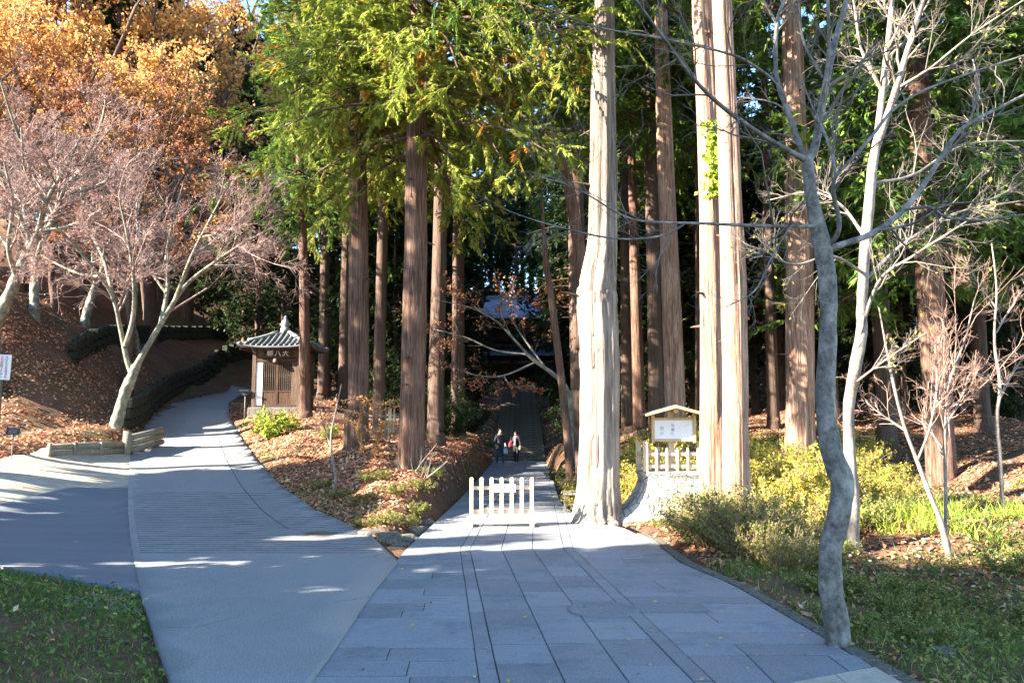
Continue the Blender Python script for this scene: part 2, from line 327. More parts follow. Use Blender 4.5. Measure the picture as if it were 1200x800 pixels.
for u, v, d in [(0, 607, 17.5), (60, 601, 18.5), (60, 540, 24.3), (105, 533, 26), (150, 530, 27.6), (0, 560, 19.5), (0, 530, 23), (30, 519, 25.), (60, 519, 25.6), (100, 510, 27.5), (137, 500, 29),
                (30, 482, 29), (0, 455, 31), (80, 455, 34), (0, 400, 32), (0, 340, 36), (80, 390, 40), (150, 420, 44), (200, 425, 50), (260, 425, 57), (110, 470, 33), (60, 330, 50), (0, 250, 60), (150, 340, 62), (260, 360, 72),
                (420, 538, 24), (484, 562, 21), (340, 493, 33), (300, 490, 35.5), (335, 480, 38), (380, 500, 30), (360, 530, 25.5), (400, 570, 20.5), (440, 600, 16.6), (470, 590, 17.2), (505, 562, 21.5), (450, 545, 23),
                (520, 545, 25), (530, 530, 31), (500, 508, 38), (430, 500, 36), (400, 470, 46), (480, 470, 55), (400, 440, 62),
                (690, 555, 26), (760, 560, 22), (870, 595, 18), (938, 553, 24), (1085, 568, 22), (1185, 538, 22), (1190, 505, 28), (900, 485, 40), (1000, 475, 45), (1150, 490, 42), (780, 500, 38), (700, 520, 40),
                (1100, 400, 78), (900, 420, 75), (760, 450, 66), (690, 470, 56), (560, 470, 60), (520, 430, 80), (680, 430, 80), (1010, 645, 12.9), (1110, 650, 12.6), (1195, 608, 13.5)]:
    p = P(u, v, d); CT.append((p.x, p.y, p.z))
CT += [(-13.4, 28.1, 1.45), (-13.9, 29.6, 1.75), (-13.9, 27.5, 1.5), (-14.6, 26.6, 1.5), (-15.6, 26.6, 1.5), (-15.6, 28.5, 1.75), (-17, 26, 1.5), (-17, 28.5, 1.8), (-19, 27, 1.65), (-19, 25, 1.4), (-21, 26, 1.5), (-25, 27, 1.7), (-17.5, 30.5, 2.2), (-20, 31, 2.6)]
CT += [(-2.05, 15.3, .22), (-2.1, 17.2, .55), (-2.1, 20, .8), (-2., 24, 1.0), (-1.95, 28, 1.1), (-1.85, 34, 1.25), (-1.8, 40, 1.4), (-2.9, 18, .6)]
CT += [(5, 6, -.25), (9, 7, -.3), (4.6, 9.5, -.15), (7, 10, -.2), (14, 9, -.2), (3.9, 12.5, .05), (-6.5, 9.2, .22), (-6, 7, .35), (-9, 9.5, .3), (-5.2, 8.6, .1), (-4.6, 7.6, .12), (-20, 10, .3), (-25, 18, .5), (-22, 24, 1.2), (-35, 20, 1.8), (-30, 32, 5.), (-45, 10, 2),
       (-30, 0, .5), (-50, 45, 10), (-40, 60, 15), (-60, 80, 24), (-20, 90, 20), (0, 95, 15), (25, 95, 16), (60, 90, 18), (45, 60, 8), (35, 40, 4), (30, 25, 1.5), (25, 14, 1.6), (16, 18, 1.3), (40, 0, 0), (50, 30, 4), (-.8, 72, 4.3), (.4, 72, 4.3), (1.8, 72, 4.3), (-.8, 66, 3.1), (.4, 66, 3.1), (1.8, 66, 3.1), (-.8, 60, 2.), (.4, 60, 2.), (1.8, 60, 2.), (-.8, 54, .9), (.4, 54, .9), (1.8, 54, .9), (-.7, 49, .1), (.4, 49, .1), (1.8, 49, .1),
       (-4, 46, 1.2), (-5, 60, 3.6), (5, 50, 1.6), (6, 60, 3.8)]
CT = np.array(CT); _keep = []
for i, c in enumerate(CT):
    if all(np.hypot(*(c[:2] - CT[j][:2])) > .25 for j in _keep): _keep.append(i)
CT = CT[_keep]
_A = np.hypot(CT[:, None, 0] - CT[None, :, 0], CT[:, None, 1] - CT[None, :, 1]); _n1 = len(CT)
_K = np.zeros((_n1 + 1, _n1 + 1)); _K[:_n1, :_n1] = _A - np.eye(_n1) * .02; _K[:_n1, _n1] = 1; _K[_n1, :_n1] = 1
_W = np.linalg.solve(_K, np.append(CT[:, 2], 0))
def rbf(X, Y):
    X = np.asarray(X, float); Y = np.asarray(Y, float); s = X.shape; x = X.ravel(); y = Y.ravel(); z = np.full(len(x), _W[-1])
    for i in range(_n1): z += _W[i] * np.hypot(x - CT[i, 0], y - CT[i, 1])
    return z.reshape(s)
def sstep(a, b, x): t = np.clip((x - a) / (b - a), 0, 1); return t * t * (3 - 2 * t)
_ph = rng.uniform(0, 6.28, (40, 2)); _kv = rng.normal(size=(40, 2)) * rng.choice([.35, .8, 1.7, 3.4], 40)[:, None]
def lump(X, Y):
    z = 0
    for (kx, ky), (a, _) in zip(_kv, _ph): z = z + np.sin(kx * X + ky * Y + a) / (1 + np.hypot(kx, ky)) / 6
    return z
def Hs(X, Y):
    """sheet level: land without lumps, exactly level on the stone path"""
    X = np.asarray(X, float); Y = np.asarray(Y, float)
    z = rbf(X, Y); dp = sdist(PATH_POLY, X, Y); return z * sstep(0.02, .45, dp)
def H(X, Y):
    X = np.asarray(X, float); Y = np.asarray(Y, float); z = Hs(X, Y)
    d = np.minimum.reduce([sdist(PATH_POLY, X, Y), sdist(ROAD_POLY, X, Y), sdist(ASPH_POLY, X, Y), sdist(GRAV_POLY, X, Y)])
    z = z + lump(X, Y) * .55 * sstep(.25, 2.2, d) * (Y < 150) - .09 * (1 - sstep(-.1, .12, d)) + .02 * sstep(.0, .3, d)
    dp = sdist(PATH_POLY, X, Y); z = z - .32 * np.exp(-((dp - .26) / .17) ** 2) * (X < 0) * sstep(13.6, 14.8, Y) * (Y < 45)
    return np.clip(z, -1, 40)
def H1(x, y): return float(H(np.array([x]), np.array([y]))[0])
def on(u, v, d):      # a place on the land in the direction of a pixel column at distance d
    x = (u - 600) / F_PX * d; return Vector((x, d, H1(x, d)))

xs = np.unique(np.concatenate([np.linspace(-500, -60, 12), np.arange(-60, -15, .9), np.arange(-15, 13, .22), np.arange(13, 60, .9), np.linspace(60, 500, 12)]))
ys = np.unique(np.concatenate([np.linspace(-400, -25, 8), np.arange(-25, 5, 1.), np.arange(5, 32, .22), np.arange(32, 60, .5), np.arange(60, 120, 2.), np.linspace(120, 700, 10)]))
GX, GY = np.meshgrid(xs, ys); GZ = H(np.clip(GX, -80, 80), np.clip(GY, -40, 110))
nx, ny = len(xs), len(ys); I = (np.arange(ny - 1)[:, None] * nx + np.arange(nx - 1)).ravel()
gnd = link('ground', mesh_np('ground', np.stack([GX, GY, GZ], -1), np.stack([I, I + 1, I + 1 + nx, I + nx], 1), M['ground'], True)); tag(gnd, 'leaf strewn forest floor and banks', None, kind='structure')

def drape(name, poly, mat, dz, step=.35, label=None):
    """a sheet laid over the land inside a polygon, cut to the outline"""
    bm = bmesh.new(); vs = [bm.verts.new((x, y, 0)) for x, y in poly]; bm.faces.new(vs)
    lo, hi = poly.min(0), poly.max(0)
    for ax in (0, 1):
        for c in np.arange(lo[ax] + step, hi[ax], step):
            no = [0, 0, 0]; no[ax] = 1; co = [0, 0, 0]; co[ax] = c
            bmesh.ops.bisect_plane(bm, geom=bm.verts[:] + bm.edges[:] + bm.faces[:], plane_co=co, plane_no=no)
    co = np.array([v.co[:] for v in bm.verts]); z = Hs(co[:, 0], co[:, 1]) + dz
    for v, zz in zip(bm.verts, z): v.co.z = zz
    for f in bm.faces:
        if f.normal.z < 0: f.normal_flip()
        f.smooth = True
    ed = [e for e in bm.edges if e.is_boundary]; r = bmesh.ops.extrude_edge_only(bm, edges=ed)
    for v in [g for g in r['geom'] if isinstance(g, bmesh.types.BMVert)]: v.co.z -= .1
    bmesh.ops.recalc_face_normals(bm, faces=bm.faces)
    me = bpy.data.meshes.new(name); bm.to_mesh(me); bm.free(); me.materials.append(mat)
    return tag(link(name, me), label, None, kind='structure')
drape('concrete_road', ROAD_POLY, M['concrete'], .034, .5, 'pale concrete road climbing the slope')
drape('asphalt_drive', ASPH_POLY, M['asphalt'], .028, .5, 'dark asphalt drive joining the concrete road')
drape('sandy_apron', GRAV_POLY, M['gravel'], .014, .5, 'pale sandy apron before the log edging')
# joint and anti-slip grooves of the road: thin raised strips in a darker tone
def road_pt(t, s):
    t = min(max(t, 0), len(ROAD_W) - 1.001); i = int(t); f = t - i; a = ROAD_W[i][0].lerp(ROAD_W[i + 1][0], f); b = ROAD_W[i][1].lerp(ROAD_W[i + 1][1], f); p = a.lerp(b, s); return p
ribs = []
for k, t in enumerate(np.linspace(3.25, 5.7, 34)):
    a = np.array([[*road_pt(t, s)[:2], 0] for s in np.linspace(.03, .985, 14)]); a[:, 2] = Hs(a[:, 0], a[:, 1]) + .034; ribs.append(a)
ribs = np.array(ribs); V, Fq = tubes(ribs, np.full(ribs.shape[:2], .011) * rng.uniform(.5, 1.3, ribs.shape[:2]), 4)
rib = link('road_groove', mesh_np('road_groove', V, Fq, M['groove'], True)); rib.parent = bpy.data.objects['concrete_road']; rib['kind'] = 'stuff'
jt = np.array([[*road_pt(t, .62 + .02 * t)[:2], 0] for t in np.linspace(4.2, 8, 60)]); jt[:, 2] = Hs(jt[:, 0], jt[:, 1]) + .034
V, Fq = tubes(jt[None], np.full((1, 60), .011), 4); link('road_joint', mesh_np('road_joint', V, Fq, M['bed']), bpy.data.objects['concrete_road'])

# ------------------------------------------------------------------ stone paving, slab by slab
drape('stone_path', PATH_POLY, M['bed'], -.012, 2.5, 'paved stone path running under the tall trees')
path = bpy.data.objects['stone_path']
def shift(t): return -.085 * (t - 13.5) if t < 13.5 else (.03 * (t - 13.5))
def edge_at(E, y): return float(np.interp(y, [e[1] for e in E], [e[0] for e in E]))
slab_n = 0
def slab(c, mat='slab', par=None, name='paving_slab', th=.06, gap=.005, z0=None, dz=0., gy=.011):
    """c: four (x,y) corners anticlockwise"""
    global slab_n
    c = np.array(c, float); ctr = c.mean(0); d = np.zeros((4, 2))
    for k in range(4):
        e1 = c[(k + 1) % 4] - c[k]; e0 = c[k - 1] - c[k]; g1, g0 = (gap, gy) if k % 2 == 0 else (gy, gap); d[k] = e1 / max(np.hypot(*e1), 1e-6) * g1 + e0 / max(np.hypot(*e0), 1e-6) * g0
    o = c + d; i = o + d / gap * .004; z = (random.uniform(-.0025, .0035) if z0 is None else z0) + dz; tl = [random.uniform(-.0015, .0015) for _ in range(4)]
    V = [(*o[k] - ctr, -th) for k in range(4)] + [(*o[k] - ctr, z - .006 + tl[k]) for k in range(4)] + [(*i[k] - ctr, z + tl[k]) for k in range(4)]
    Fq = [(k, (k + 1) % 4, 4 + (k + 1) % 4, 4 + k) for k in range(4)] + [(4 + k, 4 + (k + 1) % 4, 8 + (k + 1) % 4, 8 + k) for k in range(4)] + [(8, 9, 10, 11)]
    me = bpy.data.meshes.new(name); me.from_pydata(V, [], Fq); me.materials.append(M[mat]); slab_n += 1
    return link(name, me, par or path, (ctr[0], ctr[1], 0))
L0, L1, C1, C2, C3, R0 = -.84, -.68, -.17, .33, .84, 1.0
for (a, b, lo, hi) in ((L0, L1, 1.0, 1.6), (L1, C1, .55, 1.15), (C1, C2, .6, 1.2), (C2, C3, .6, 1.1), (C3, R0, 1.0, 1.6)):
    y = 5.0 + random.uniform(0, .4); brk = 0
    while y < 45.5:
        h = random.uniform(lo, hi) * (1 if y < 20 else 2.2)
        y2 = min(y + h, 45.6)
        if y < 13.5 < y2 and not brk: y2 = 13.5; brk = 1
        slab([(a + shift(y), y), (b + shift(y), y), (b + shift(y2), y2), (a + shift(y2), y2)]); y = y2
y = 5.0
while y < 45:                               # left field, short courses
    h = random.uniform(.28, .46) * (1 if y < 16 else 2.6); y2 = min(y + h, 45.6)
    x0, x1 = edge_at(EDGE_L, y) + .0, L0 + shift(y); x0b, x1b = edge_at(EDGE_L, y2), L0 + shift(y2)
    n = max(1, int(round((x1 - x0) / random.uniform(.65, 1.0)))) if y < 20 else 1
    cuts = [0] + sorted(np.clip((np.arange(1, n) + np.random.RandomState(slab_n).uniform(-.25, .25, n - 1)) / n, .1, .9)) + [1]
    for f0, f1 in zip(cuts, cuts[1:]):
        if (x1 - x0) * (f1 - f0) > .05: slab([(x0 + (x1 - x0) * f0, y), (x0 + (x1 - x0) * f1, y), (x0b + (x1b - x0b) * f1, y2), (x0b + (x1b - x0b) * f0, y2)], gap=.0035)
    y = y2
yl = lambda x: 6.25 + .5 * (x - 1.4)
for a_, b_ in ((R0 + shift(6.3), 2.05), (2.05, 2.75), (2.75, 3.0)): slab([(a_, yl(a_)), (b_, yl(b_)), (b_, 7.4), (a_ if a_ > 2 else R0 + shift(7.4), 7.4)])
y = 7.4
while y < 45:                               # right field
    h = random.uniform(.34, .52) * (1 if y < 17 else 3.); y2 = min(y + h, 45.6)
    x0, x1 = R0 + shift(y), edge_at(EDGE_R, y) - .17; x0b, x1b = R0 + shift(y2), edge_at(EDGE_R, y2) - .17
    n = max(1, int(round((x1 - x0) / random.uniform(.75, 1.1)))) if y < 18 else 1
    cuts = [0] + sorted(np.clip((np.arange(1, n) + np.random.RandomState(slab_n).uniform(-.28, .28, n - 1)) / n, .1, .9)) + [1]
    for f0, f1 in zip(cuts, cuts[1:]):
        if (x1 - x0) * (f1 - f0) > .05: slab([(x0 + (x1 - x0) * f0, y), (x0 + (x1 - x0) * f1, y), (x0b + (x1b - x0b) * f1, y2), (x0b + (x1b - x0b) * f0, y2)], gap=.0035)
    y = y2
for x0, x1 in ((1.2, 2.0), (2.0, 2.6), (2.6, 3.1)): slab([(x0, 4.9), (x1, 4.9), (x1, yl(x1)), (x0, yl(x0))], 'slab_warm', name='threshold_slab')
ye = [5.0, 5.9, 6.8, 7.7, 8.6, 9.5, 10.4, 11.2, 12., 12.8, 13.6, 14.5, 15.4]
for a, b in zip(ye, ye[1:]):
    xa, xb = edge_at(EDGE_R, a), edge_at(EDGE_R, b); slab([(xa - .16, a), (xa, a), (xb, b), (xb - .16, b)], 'rock', name='edge_stone', th=.3, dz=.006 + random.uniform(0, .014))
# the lettered inspection cover let into the paving, and the round one in the road
def disc(name, r, c, mat, par, th=.012, n=40):
    a = np.linspace(0, 2 * np.pi, n, endpoint=False); ring = lambda rr, z: np.stack([np.cos(a) * rr, np.sin(a) * rr, np.full(n, z)], 1)
    V = np.concatenate([ring(r, 0), ring(r, th), ring(r * .94, th + .004), ring(r * .9, th), ring(.001, th)]); i = np.arange(n); j = (i + 1) % n
    Fq = np.concatenate([np.stack([i + k * n, j + k * n, j + (k + 1) * n, i + (k + 1) * n], 1) for k in range(4)])
    return link(name, mesh_np(name, V, Fq, mat), par, c)
cv = disc('inspection_cover', .39, (*G(707, 714)[:2], 0), M['slab'], path, .006)
def text(name, body, size, mat, par, loc, rot, depth=.004, bold=0):
    cu = bpy.data.curves.new(name, 'FONT'); cu.body = body; cu.size = size; cu.extrude = depth; cu.align_x = 'CENTER'; cu.align_y = 'CENTER'; cu.offset = bold; cu.resolution_u = 3
    tmp = bpy.data.objects.new(name, cu); COL.objects.link(tmp); dg = bpy.context.evaluated_depsgraph_get(); dg.update()
    me = bpy.data.meshes.new_from_object(tmp.evaluated_get(dg)); bpy.data.objects.remove(tmp); me.materials.clear(); me.materials.append(mat)
    return link(name, me, par, loc, rot)
rp = G(380, 631, .0); rcov = disc('manhole_cover', .3, (-3.45, 15.1, float(Hs(np.array([-3.45]), np.array([15.1]))[0]) + .03), M['iron'], None, .012)
tag(rcov, 'round rusty iron cover set in the grooved concrete road', 'manhole cover')
# flight of stone steps beyond the people
st = tag(link('stone_stairs', mesh_np('stone_stairs', [(-1.4, 46, -.3), (1.9, 46, -.3), (1.9, 74, 4.6), (-1.4, 74, 4.6)], [(0, 1, 2, 3)], M['rock'])), 'mossy stone steps climbing between dark trees', None, kind='structure')
bm = bmesh.new(); bmesh.ops.create_cube(bm, size=1); bmesh.ops.bevel(bm, geom=bm.edges[:], offset=.02, segments=1); stepme = bpy.data.meshes.new('step'); bm.to_mesh(stepme); bm.free(); stepme.materials.append(M['rock'])
for k in range(31):
    o = link('step', stepme, st, (.35 + .012 * k, 46.3 + .88 * k, .08 + .158 * k - .2)); o.scale = (3.0, 1.0, .5)

# ------------------------------------------------------------------ trees: shapes
def trunk_mesh(pts, rad, sides=22, K=40, flute=.06, seed=0, mat='sugi', nflute=9, fine=0.):
    r = np.random.default_rng(seed); pts = np.array(pts, float); n = len(pts)
    c = smooth_path(pts, K); R_ = np.interp(np.linspace(0, n - 1, K), np.arange(n), rad)
    V, Fq = tubes(c[None], R_[None], sides, (0, 1, 0)); V = V.reshape(K, sides, 3)
    th = np.linspace(0, 2 * np.pi, sides, endpoint=False); zz = c[:, 2][:, None]; k = np.zeros((K, sides))
    for m in range(2, nflute):
        k += np.sin(m * th[None] + r.uniform(0, 6.3) + r.normal() * .25 * zz + np.sin(zz * r.uniform(.2, .7) + m)) * flute / m ** .55
    if fine: k += r.normal(size=(1, sides)) * fine + np.repeat(r.normal(size=((K + 3) // 4, sides)), 4, 0)[:K] * fine * .5
    V = c[:, None] + (V - c[:, None]) * (1 + k[:, :, None])
    return mesh_np('trunk', V.reshape(-1, 3), Fq, M[mat], True)
def fronds(fr, nl, L, W, r):
    """flat feathery sprays: leaflets to both sides of each sprig, in one plane"""
    m = len(fr); K = fr.shape[1]; idx = np.repeat(np.arange(m), nl); n = len(idx); t = r.uniform(.05, 1., n); tt = t * (K - 1); i = np.clip(tt.astype(int), 0, K - 2); ff = (tt - i)[:, None]
    p = fr[idx, i] + (fr[idx, i + 1] - fr[idx, i]) * ff; td = nrm(fr[idx, i + 1] - fr[idx, i]); pn = nrm(rdir(m, r) * .55 + np.array([0, 0, .85]))[idx]
    sd = nrm(np.cross(td, pn)) * np.where(r.uniform(size=n) < .5, 1, -1)[:, None]; a = r.uniform(.35, .95, n)[:, None]
    d = nrm(td * np.cos(a) + sd * np.sin(a) + rdir(n, r) * .22 + np.array([0, 0, -.22]))
    p = p + rdir(n, r) * .02; s_ = nrm(np.cross(d, nrm(pn + rdir(n, r) * .35))) * (W * r.uniform(.35, .65, n))[:, None]
    V = np.stack([p - s_, p + s_, p + d * (L * (1.25 - .6 * t) * r.uniform(.7, 1.3, n))[:, None]], 1)
    return V.reshape(-1, 3), np.arange(n * 3).reshape(-1, 3)
def conifer_parts(seed, Ht, z0, Rc, nb, ns, nl, L, W, mat, wood='sugi_dark', droop=.5, dens_low=1.0):
    r = np.random.default_rng(seed)
    z = z0 + (Ht - z0) * r.uniform(0, 1, nb) ** dens_low; f = (z - z0) / (Ht - z0); K = 7
    Lb = Rc * (1.03 - f) ** .75 * r.uniform(.55, 1.12, nb) + .35; az = r.uniform(0, 2 * np.pi, nb); t = np.linspace(0, 1, K)
    rise = (.15 + .5 * f)[:, None] * t - droop * (1 - .5 * f)[:, None] * t ** 2
    d = np.stack([np.cos(az), np.sin(az), 0 * az], 1)
    br = np.zeros((nb, K, 3)); br[:, :, :2] = d[:, None, :2] * (Lb[:, None] * t)[:, :, None]; br[:, :, 2] = z[:, None] + rise * Lb[:, None]
    br[:, :, :2] += np.cumsum(r.normal(size=(nb, K, 2)) * .06, 1); rb = (.012 + .012 * Lb)[:, None] * np.linspace(1, .25, K)[None]
    sp, rs = grow(br, rb, ns, .22, 1., .34, .95, 4, -.16, .12, r, rmin=.005, minlen=.4)
    s2, r2 = grow(sp, rs, 2, .25, .95, .6, .7, 4, -.14, .1, r, rmin=.004, minlen=.25); fr = np.concatenate([sp, s2])
    V, Fq = fronds(fr, max(4, nl // 2), L, W, r)
    crown = mesh_np('crown', V, Fq, M[mat])
    V1, F1 = tubes(br, rb, 5); V2, F2 = tubes(sp[::2], rs[::2], 3)
    return crown, mesh_np('boughs', *join([(V1, F1), (V2, F2)]), M[wood], True)
CR = {
    'bright_a': conifer_parts(1, 24, 8.6, 3.9, 130, 13, 64, .145, .04, 'fol_bright'),
    'bright_b': conifer_parts(2, 24, 9.2, 3.6, 120, 13, 64, .145, .04, 'fol_bright'),
    'green_a': conifer_parts(3, 26, 8.5, 3.9, 140, 12, 50, .19, .05, 'fol_green'),
    'green_b': conifer_parts(4, 26, 11.5, 3.6, 110, 12, 50, .18, .048, 'fol_green'),
    'high': conifer_parts(5, 27, 14.0, 3.5, 95, 11, 40, .2, .055, 'fol_green'),
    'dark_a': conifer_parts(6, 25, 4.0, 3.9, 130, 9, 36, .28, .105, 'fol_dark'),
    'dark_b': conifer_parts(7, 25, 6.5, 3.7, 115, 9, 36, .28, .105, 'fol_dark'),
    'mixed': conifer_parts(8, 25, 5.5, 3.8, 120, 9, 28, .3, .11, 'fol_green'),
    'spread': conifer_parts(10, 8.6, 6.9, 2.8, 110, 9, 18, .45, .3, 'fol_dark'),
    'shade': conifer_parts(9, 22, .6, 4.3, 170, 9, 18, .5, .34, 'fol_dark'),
}
tree_n = 0
def conifer(name, label, base, rad, crown, Ht=25., lean=(0, 0), bark='sugi', group=None, cs=1., pts=None, rads=None, sides=22, flute=.05, K=36, fine=.02, crz=None, nf=9):
    global tree_n
    tree_n += 1; rr = np.random.default_rng(100 + tree_n)
    e = empty(name, base, 0, label, 'tree', group)
    if pts is None:
        b = np.array([(0, 0, -.4), (0, 0, 0), (0, 0, .45), (lean[0] * .05, lean[1] * .05, 1.6), (lean[0] * .4, lean[1] * .4, Ht * .4), (lean[0] * .7, lean[1] * .7, Ht * .72), (lean[0], lean[1], Ht)])
        rads = rad * np.array([1.45, 1.3, 1.1, 1., .78, .45, .05]); b[3:6, :2] += rr.normal(size=(3, 2)) * .06
    else: b = pts
    link('trunk', trunk_mesh(b, rads, sides, K, flute, tree_n, bark, nf, fine), e)
    if sides >= 20:                                        # dead branch stubs
        bb = smooth_path(b, 40); rr_ = np.interp(np.linspace(0, len(b) - 1, 40), np.arange(len(b)), rads)
        for q in range(9):
            k = int(np.searchsorted(bb[:, 2], rr.uniform(2.2, min(12., Ht * .5)))); k = min(k, 38); a_ = rr.uniform(0, 6.28); d_ = np.array([math.cos(a_), math.sin(a_), rr.uniform(-.25, .35)]); L_ = rr_[k] + rr.uniform(.06, .55)
            pts_ = np.array([bb[k] + d_ * L_ * f + np.array([0, 0, -.12 * f * f * L_]) for f in (0.3, .6, .8, 1.)]); link('stub', mesh_np('stub', *tubes(pts_[None], np.array([[.035, .028, .02, .008]]) * rr.uniform(.6, 1.2), 6), M['sugi_dark'], True), e)
    if crown:
        H0 = {'green': 26, 'high': 27}.get(crown.split('_')[0], 24 if 'bright' in crown else 25)
        s = Ht / H0; rz = rr.uniform(0, 6.28) if crz is None else crz
        for nm, me in zip(('crown', 'boughs'), CR[crown]):
            o = link(nm, me, e, (lean[0] * .65, lean[1] * .65, 0), (0, 0, rz)); o.scale = (s * cs, s * cs, s)
    return e
def px_trunk(spec, d, base_z, Ht, top=.04, k=.87):
    """trunk outline read off the photo: (u centre, v, width) from the ground up, at distance d"""
    ps = []; rd = []
    for u, v, wd in spec:
        p = P(u, v, d); ps.append((p.x, p.y, p.z)); rd.append(wd * k / 2 / F_PX * d)
    ps = np.array(ps); b = ps[0].copy(); ps = ps - b
    dirv = ps[-1] - ps[-2]; dirv = dirv / dirv[2]; rem = Ht - ps[-1][2]
    ps = np.vstack([[ps[0] - np.array([0, 0, .4])], ps, [ps[-1] + dirv * rem * .5 * np.array([.5, .5, 1])], [ps[-1] + dirv * rem * np.array([.4, .4, 1])]]); rd = [rd[0] * 1.1] + rd + [rd[-1] * .6, top]
    return Vector(b), ps, np.array(rd)
def limbs_px(specs, d0):
    """specs: list of [(u, v, depth offset, width px)...] -> resampled polylines (K=9) and radii"""
    C, Rr = [], []
    for s in specs:
        p = [P(u, v, d0 + dd) for u, v, dd, _ in s]; C.append(smooth_path([q[:] for q in p], 12)); wds = [q[3] * .78 / 2 / F_PX * (d0 + q[2]) for q in s]
        Rr.append(np.interp(np.linspace(0, len(s) - 1, 12), np.arange(len(s)), wds))
    return np.array(C), np.array(Rr)

# ------------------------------------------------------------------ trees: the ones the photograph shows, one by one
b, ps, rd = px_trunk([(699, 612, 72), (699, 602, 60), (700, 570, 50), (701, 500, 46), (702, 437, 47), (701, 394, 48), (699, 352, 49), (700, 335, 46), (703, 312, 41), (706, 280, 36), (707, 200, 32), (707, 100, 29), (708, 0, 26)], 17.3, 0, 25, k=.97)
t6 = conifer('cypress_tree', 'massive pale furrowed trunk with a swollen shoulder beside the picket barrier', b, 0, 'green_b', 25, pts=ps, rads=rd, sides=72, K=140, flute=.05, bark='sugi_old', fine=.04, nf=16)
b, ps, rd = px_trunk([(836, 616, 38), (835, 560, 33), (834, 450, 30), (833, 300, 29), (829, 150, 28), (824, 50, 27), (822, 0, 27)], 15.6, 0, 25)
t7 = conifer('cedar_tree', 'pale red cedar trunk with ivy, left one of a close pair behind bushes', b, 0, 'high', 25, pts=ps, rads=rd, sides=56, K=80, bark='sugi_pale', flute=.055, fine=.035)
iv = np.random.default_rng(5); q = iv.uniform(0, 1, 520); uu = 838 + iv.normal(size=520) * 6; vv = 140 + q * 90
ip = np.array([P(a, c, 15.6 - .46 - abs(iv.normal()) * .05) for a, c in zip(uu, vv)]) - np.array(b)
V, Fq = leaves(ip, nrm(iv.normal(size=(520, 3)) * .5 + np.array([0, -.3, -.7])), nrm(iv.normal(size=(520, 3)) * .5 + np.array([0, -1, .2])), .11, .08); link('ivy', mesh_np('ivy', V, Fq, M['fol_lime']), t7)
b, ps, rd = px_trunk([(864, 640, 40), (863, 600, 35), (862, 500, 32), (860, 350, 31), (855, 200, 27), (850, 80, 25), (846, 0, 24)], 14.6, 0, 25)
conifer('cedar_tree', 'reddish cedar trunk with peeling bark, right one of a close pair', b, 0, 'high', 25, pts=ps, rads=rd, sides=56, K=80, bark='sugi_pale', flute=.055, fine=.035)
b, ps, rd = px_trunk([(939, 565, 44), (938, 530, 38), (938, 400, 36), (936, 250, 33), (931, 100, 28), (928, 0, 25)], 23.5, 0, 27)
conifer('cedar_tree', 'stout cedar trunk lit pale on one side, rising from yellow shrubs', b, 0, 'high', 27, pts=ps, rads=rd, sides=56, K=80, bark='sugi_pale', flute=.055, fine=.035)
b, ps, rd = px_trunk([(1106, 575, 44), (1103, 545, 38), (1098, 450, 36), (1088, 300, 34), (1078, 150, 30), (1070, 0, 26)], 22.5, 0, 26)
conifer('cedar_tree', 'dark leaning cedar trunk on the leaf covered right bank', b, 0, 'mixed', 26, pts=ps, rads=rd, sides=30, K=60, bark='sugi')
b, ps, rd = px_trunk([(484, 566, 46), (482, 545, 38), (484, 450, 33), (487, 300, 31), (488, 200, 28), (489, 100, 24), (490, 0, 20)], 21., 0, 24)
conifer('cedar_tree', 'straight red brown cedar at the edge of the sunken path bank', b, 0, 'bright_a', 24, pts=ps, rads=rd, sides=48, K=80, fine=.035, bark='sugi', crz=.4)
b, ps, rd = px_trunk([(421, 545, 36), (420, 520, 29), (420, 400, 27), (420, 250, 26), (418, 120, 22), (416, 0, 18)], 24., 0, 24)
conifer('cedar_tree', 'dark red cedar wrapped by an orange leafed vine on the bank', b, 0, 'bright_b', 24, pts=ps, rads=rd, sides=48, K=80, fine=.035, bark='sugi', crz=2.2)
b, ps, rd = px_trunk([(358, 486, 19), (357, 470, 15), (357, 380, 14), (355, 280, 12), (350, 150, 10), (348, 60, 8)], 35.2, 0, 26)
conifer('cedar_tree', 'slender cedar standing before the tiled roof shrine', b, 0, 'green_a', 26, pts=ps, rads=rd, sides=20, K=50, bark='sugi', crz=1.)
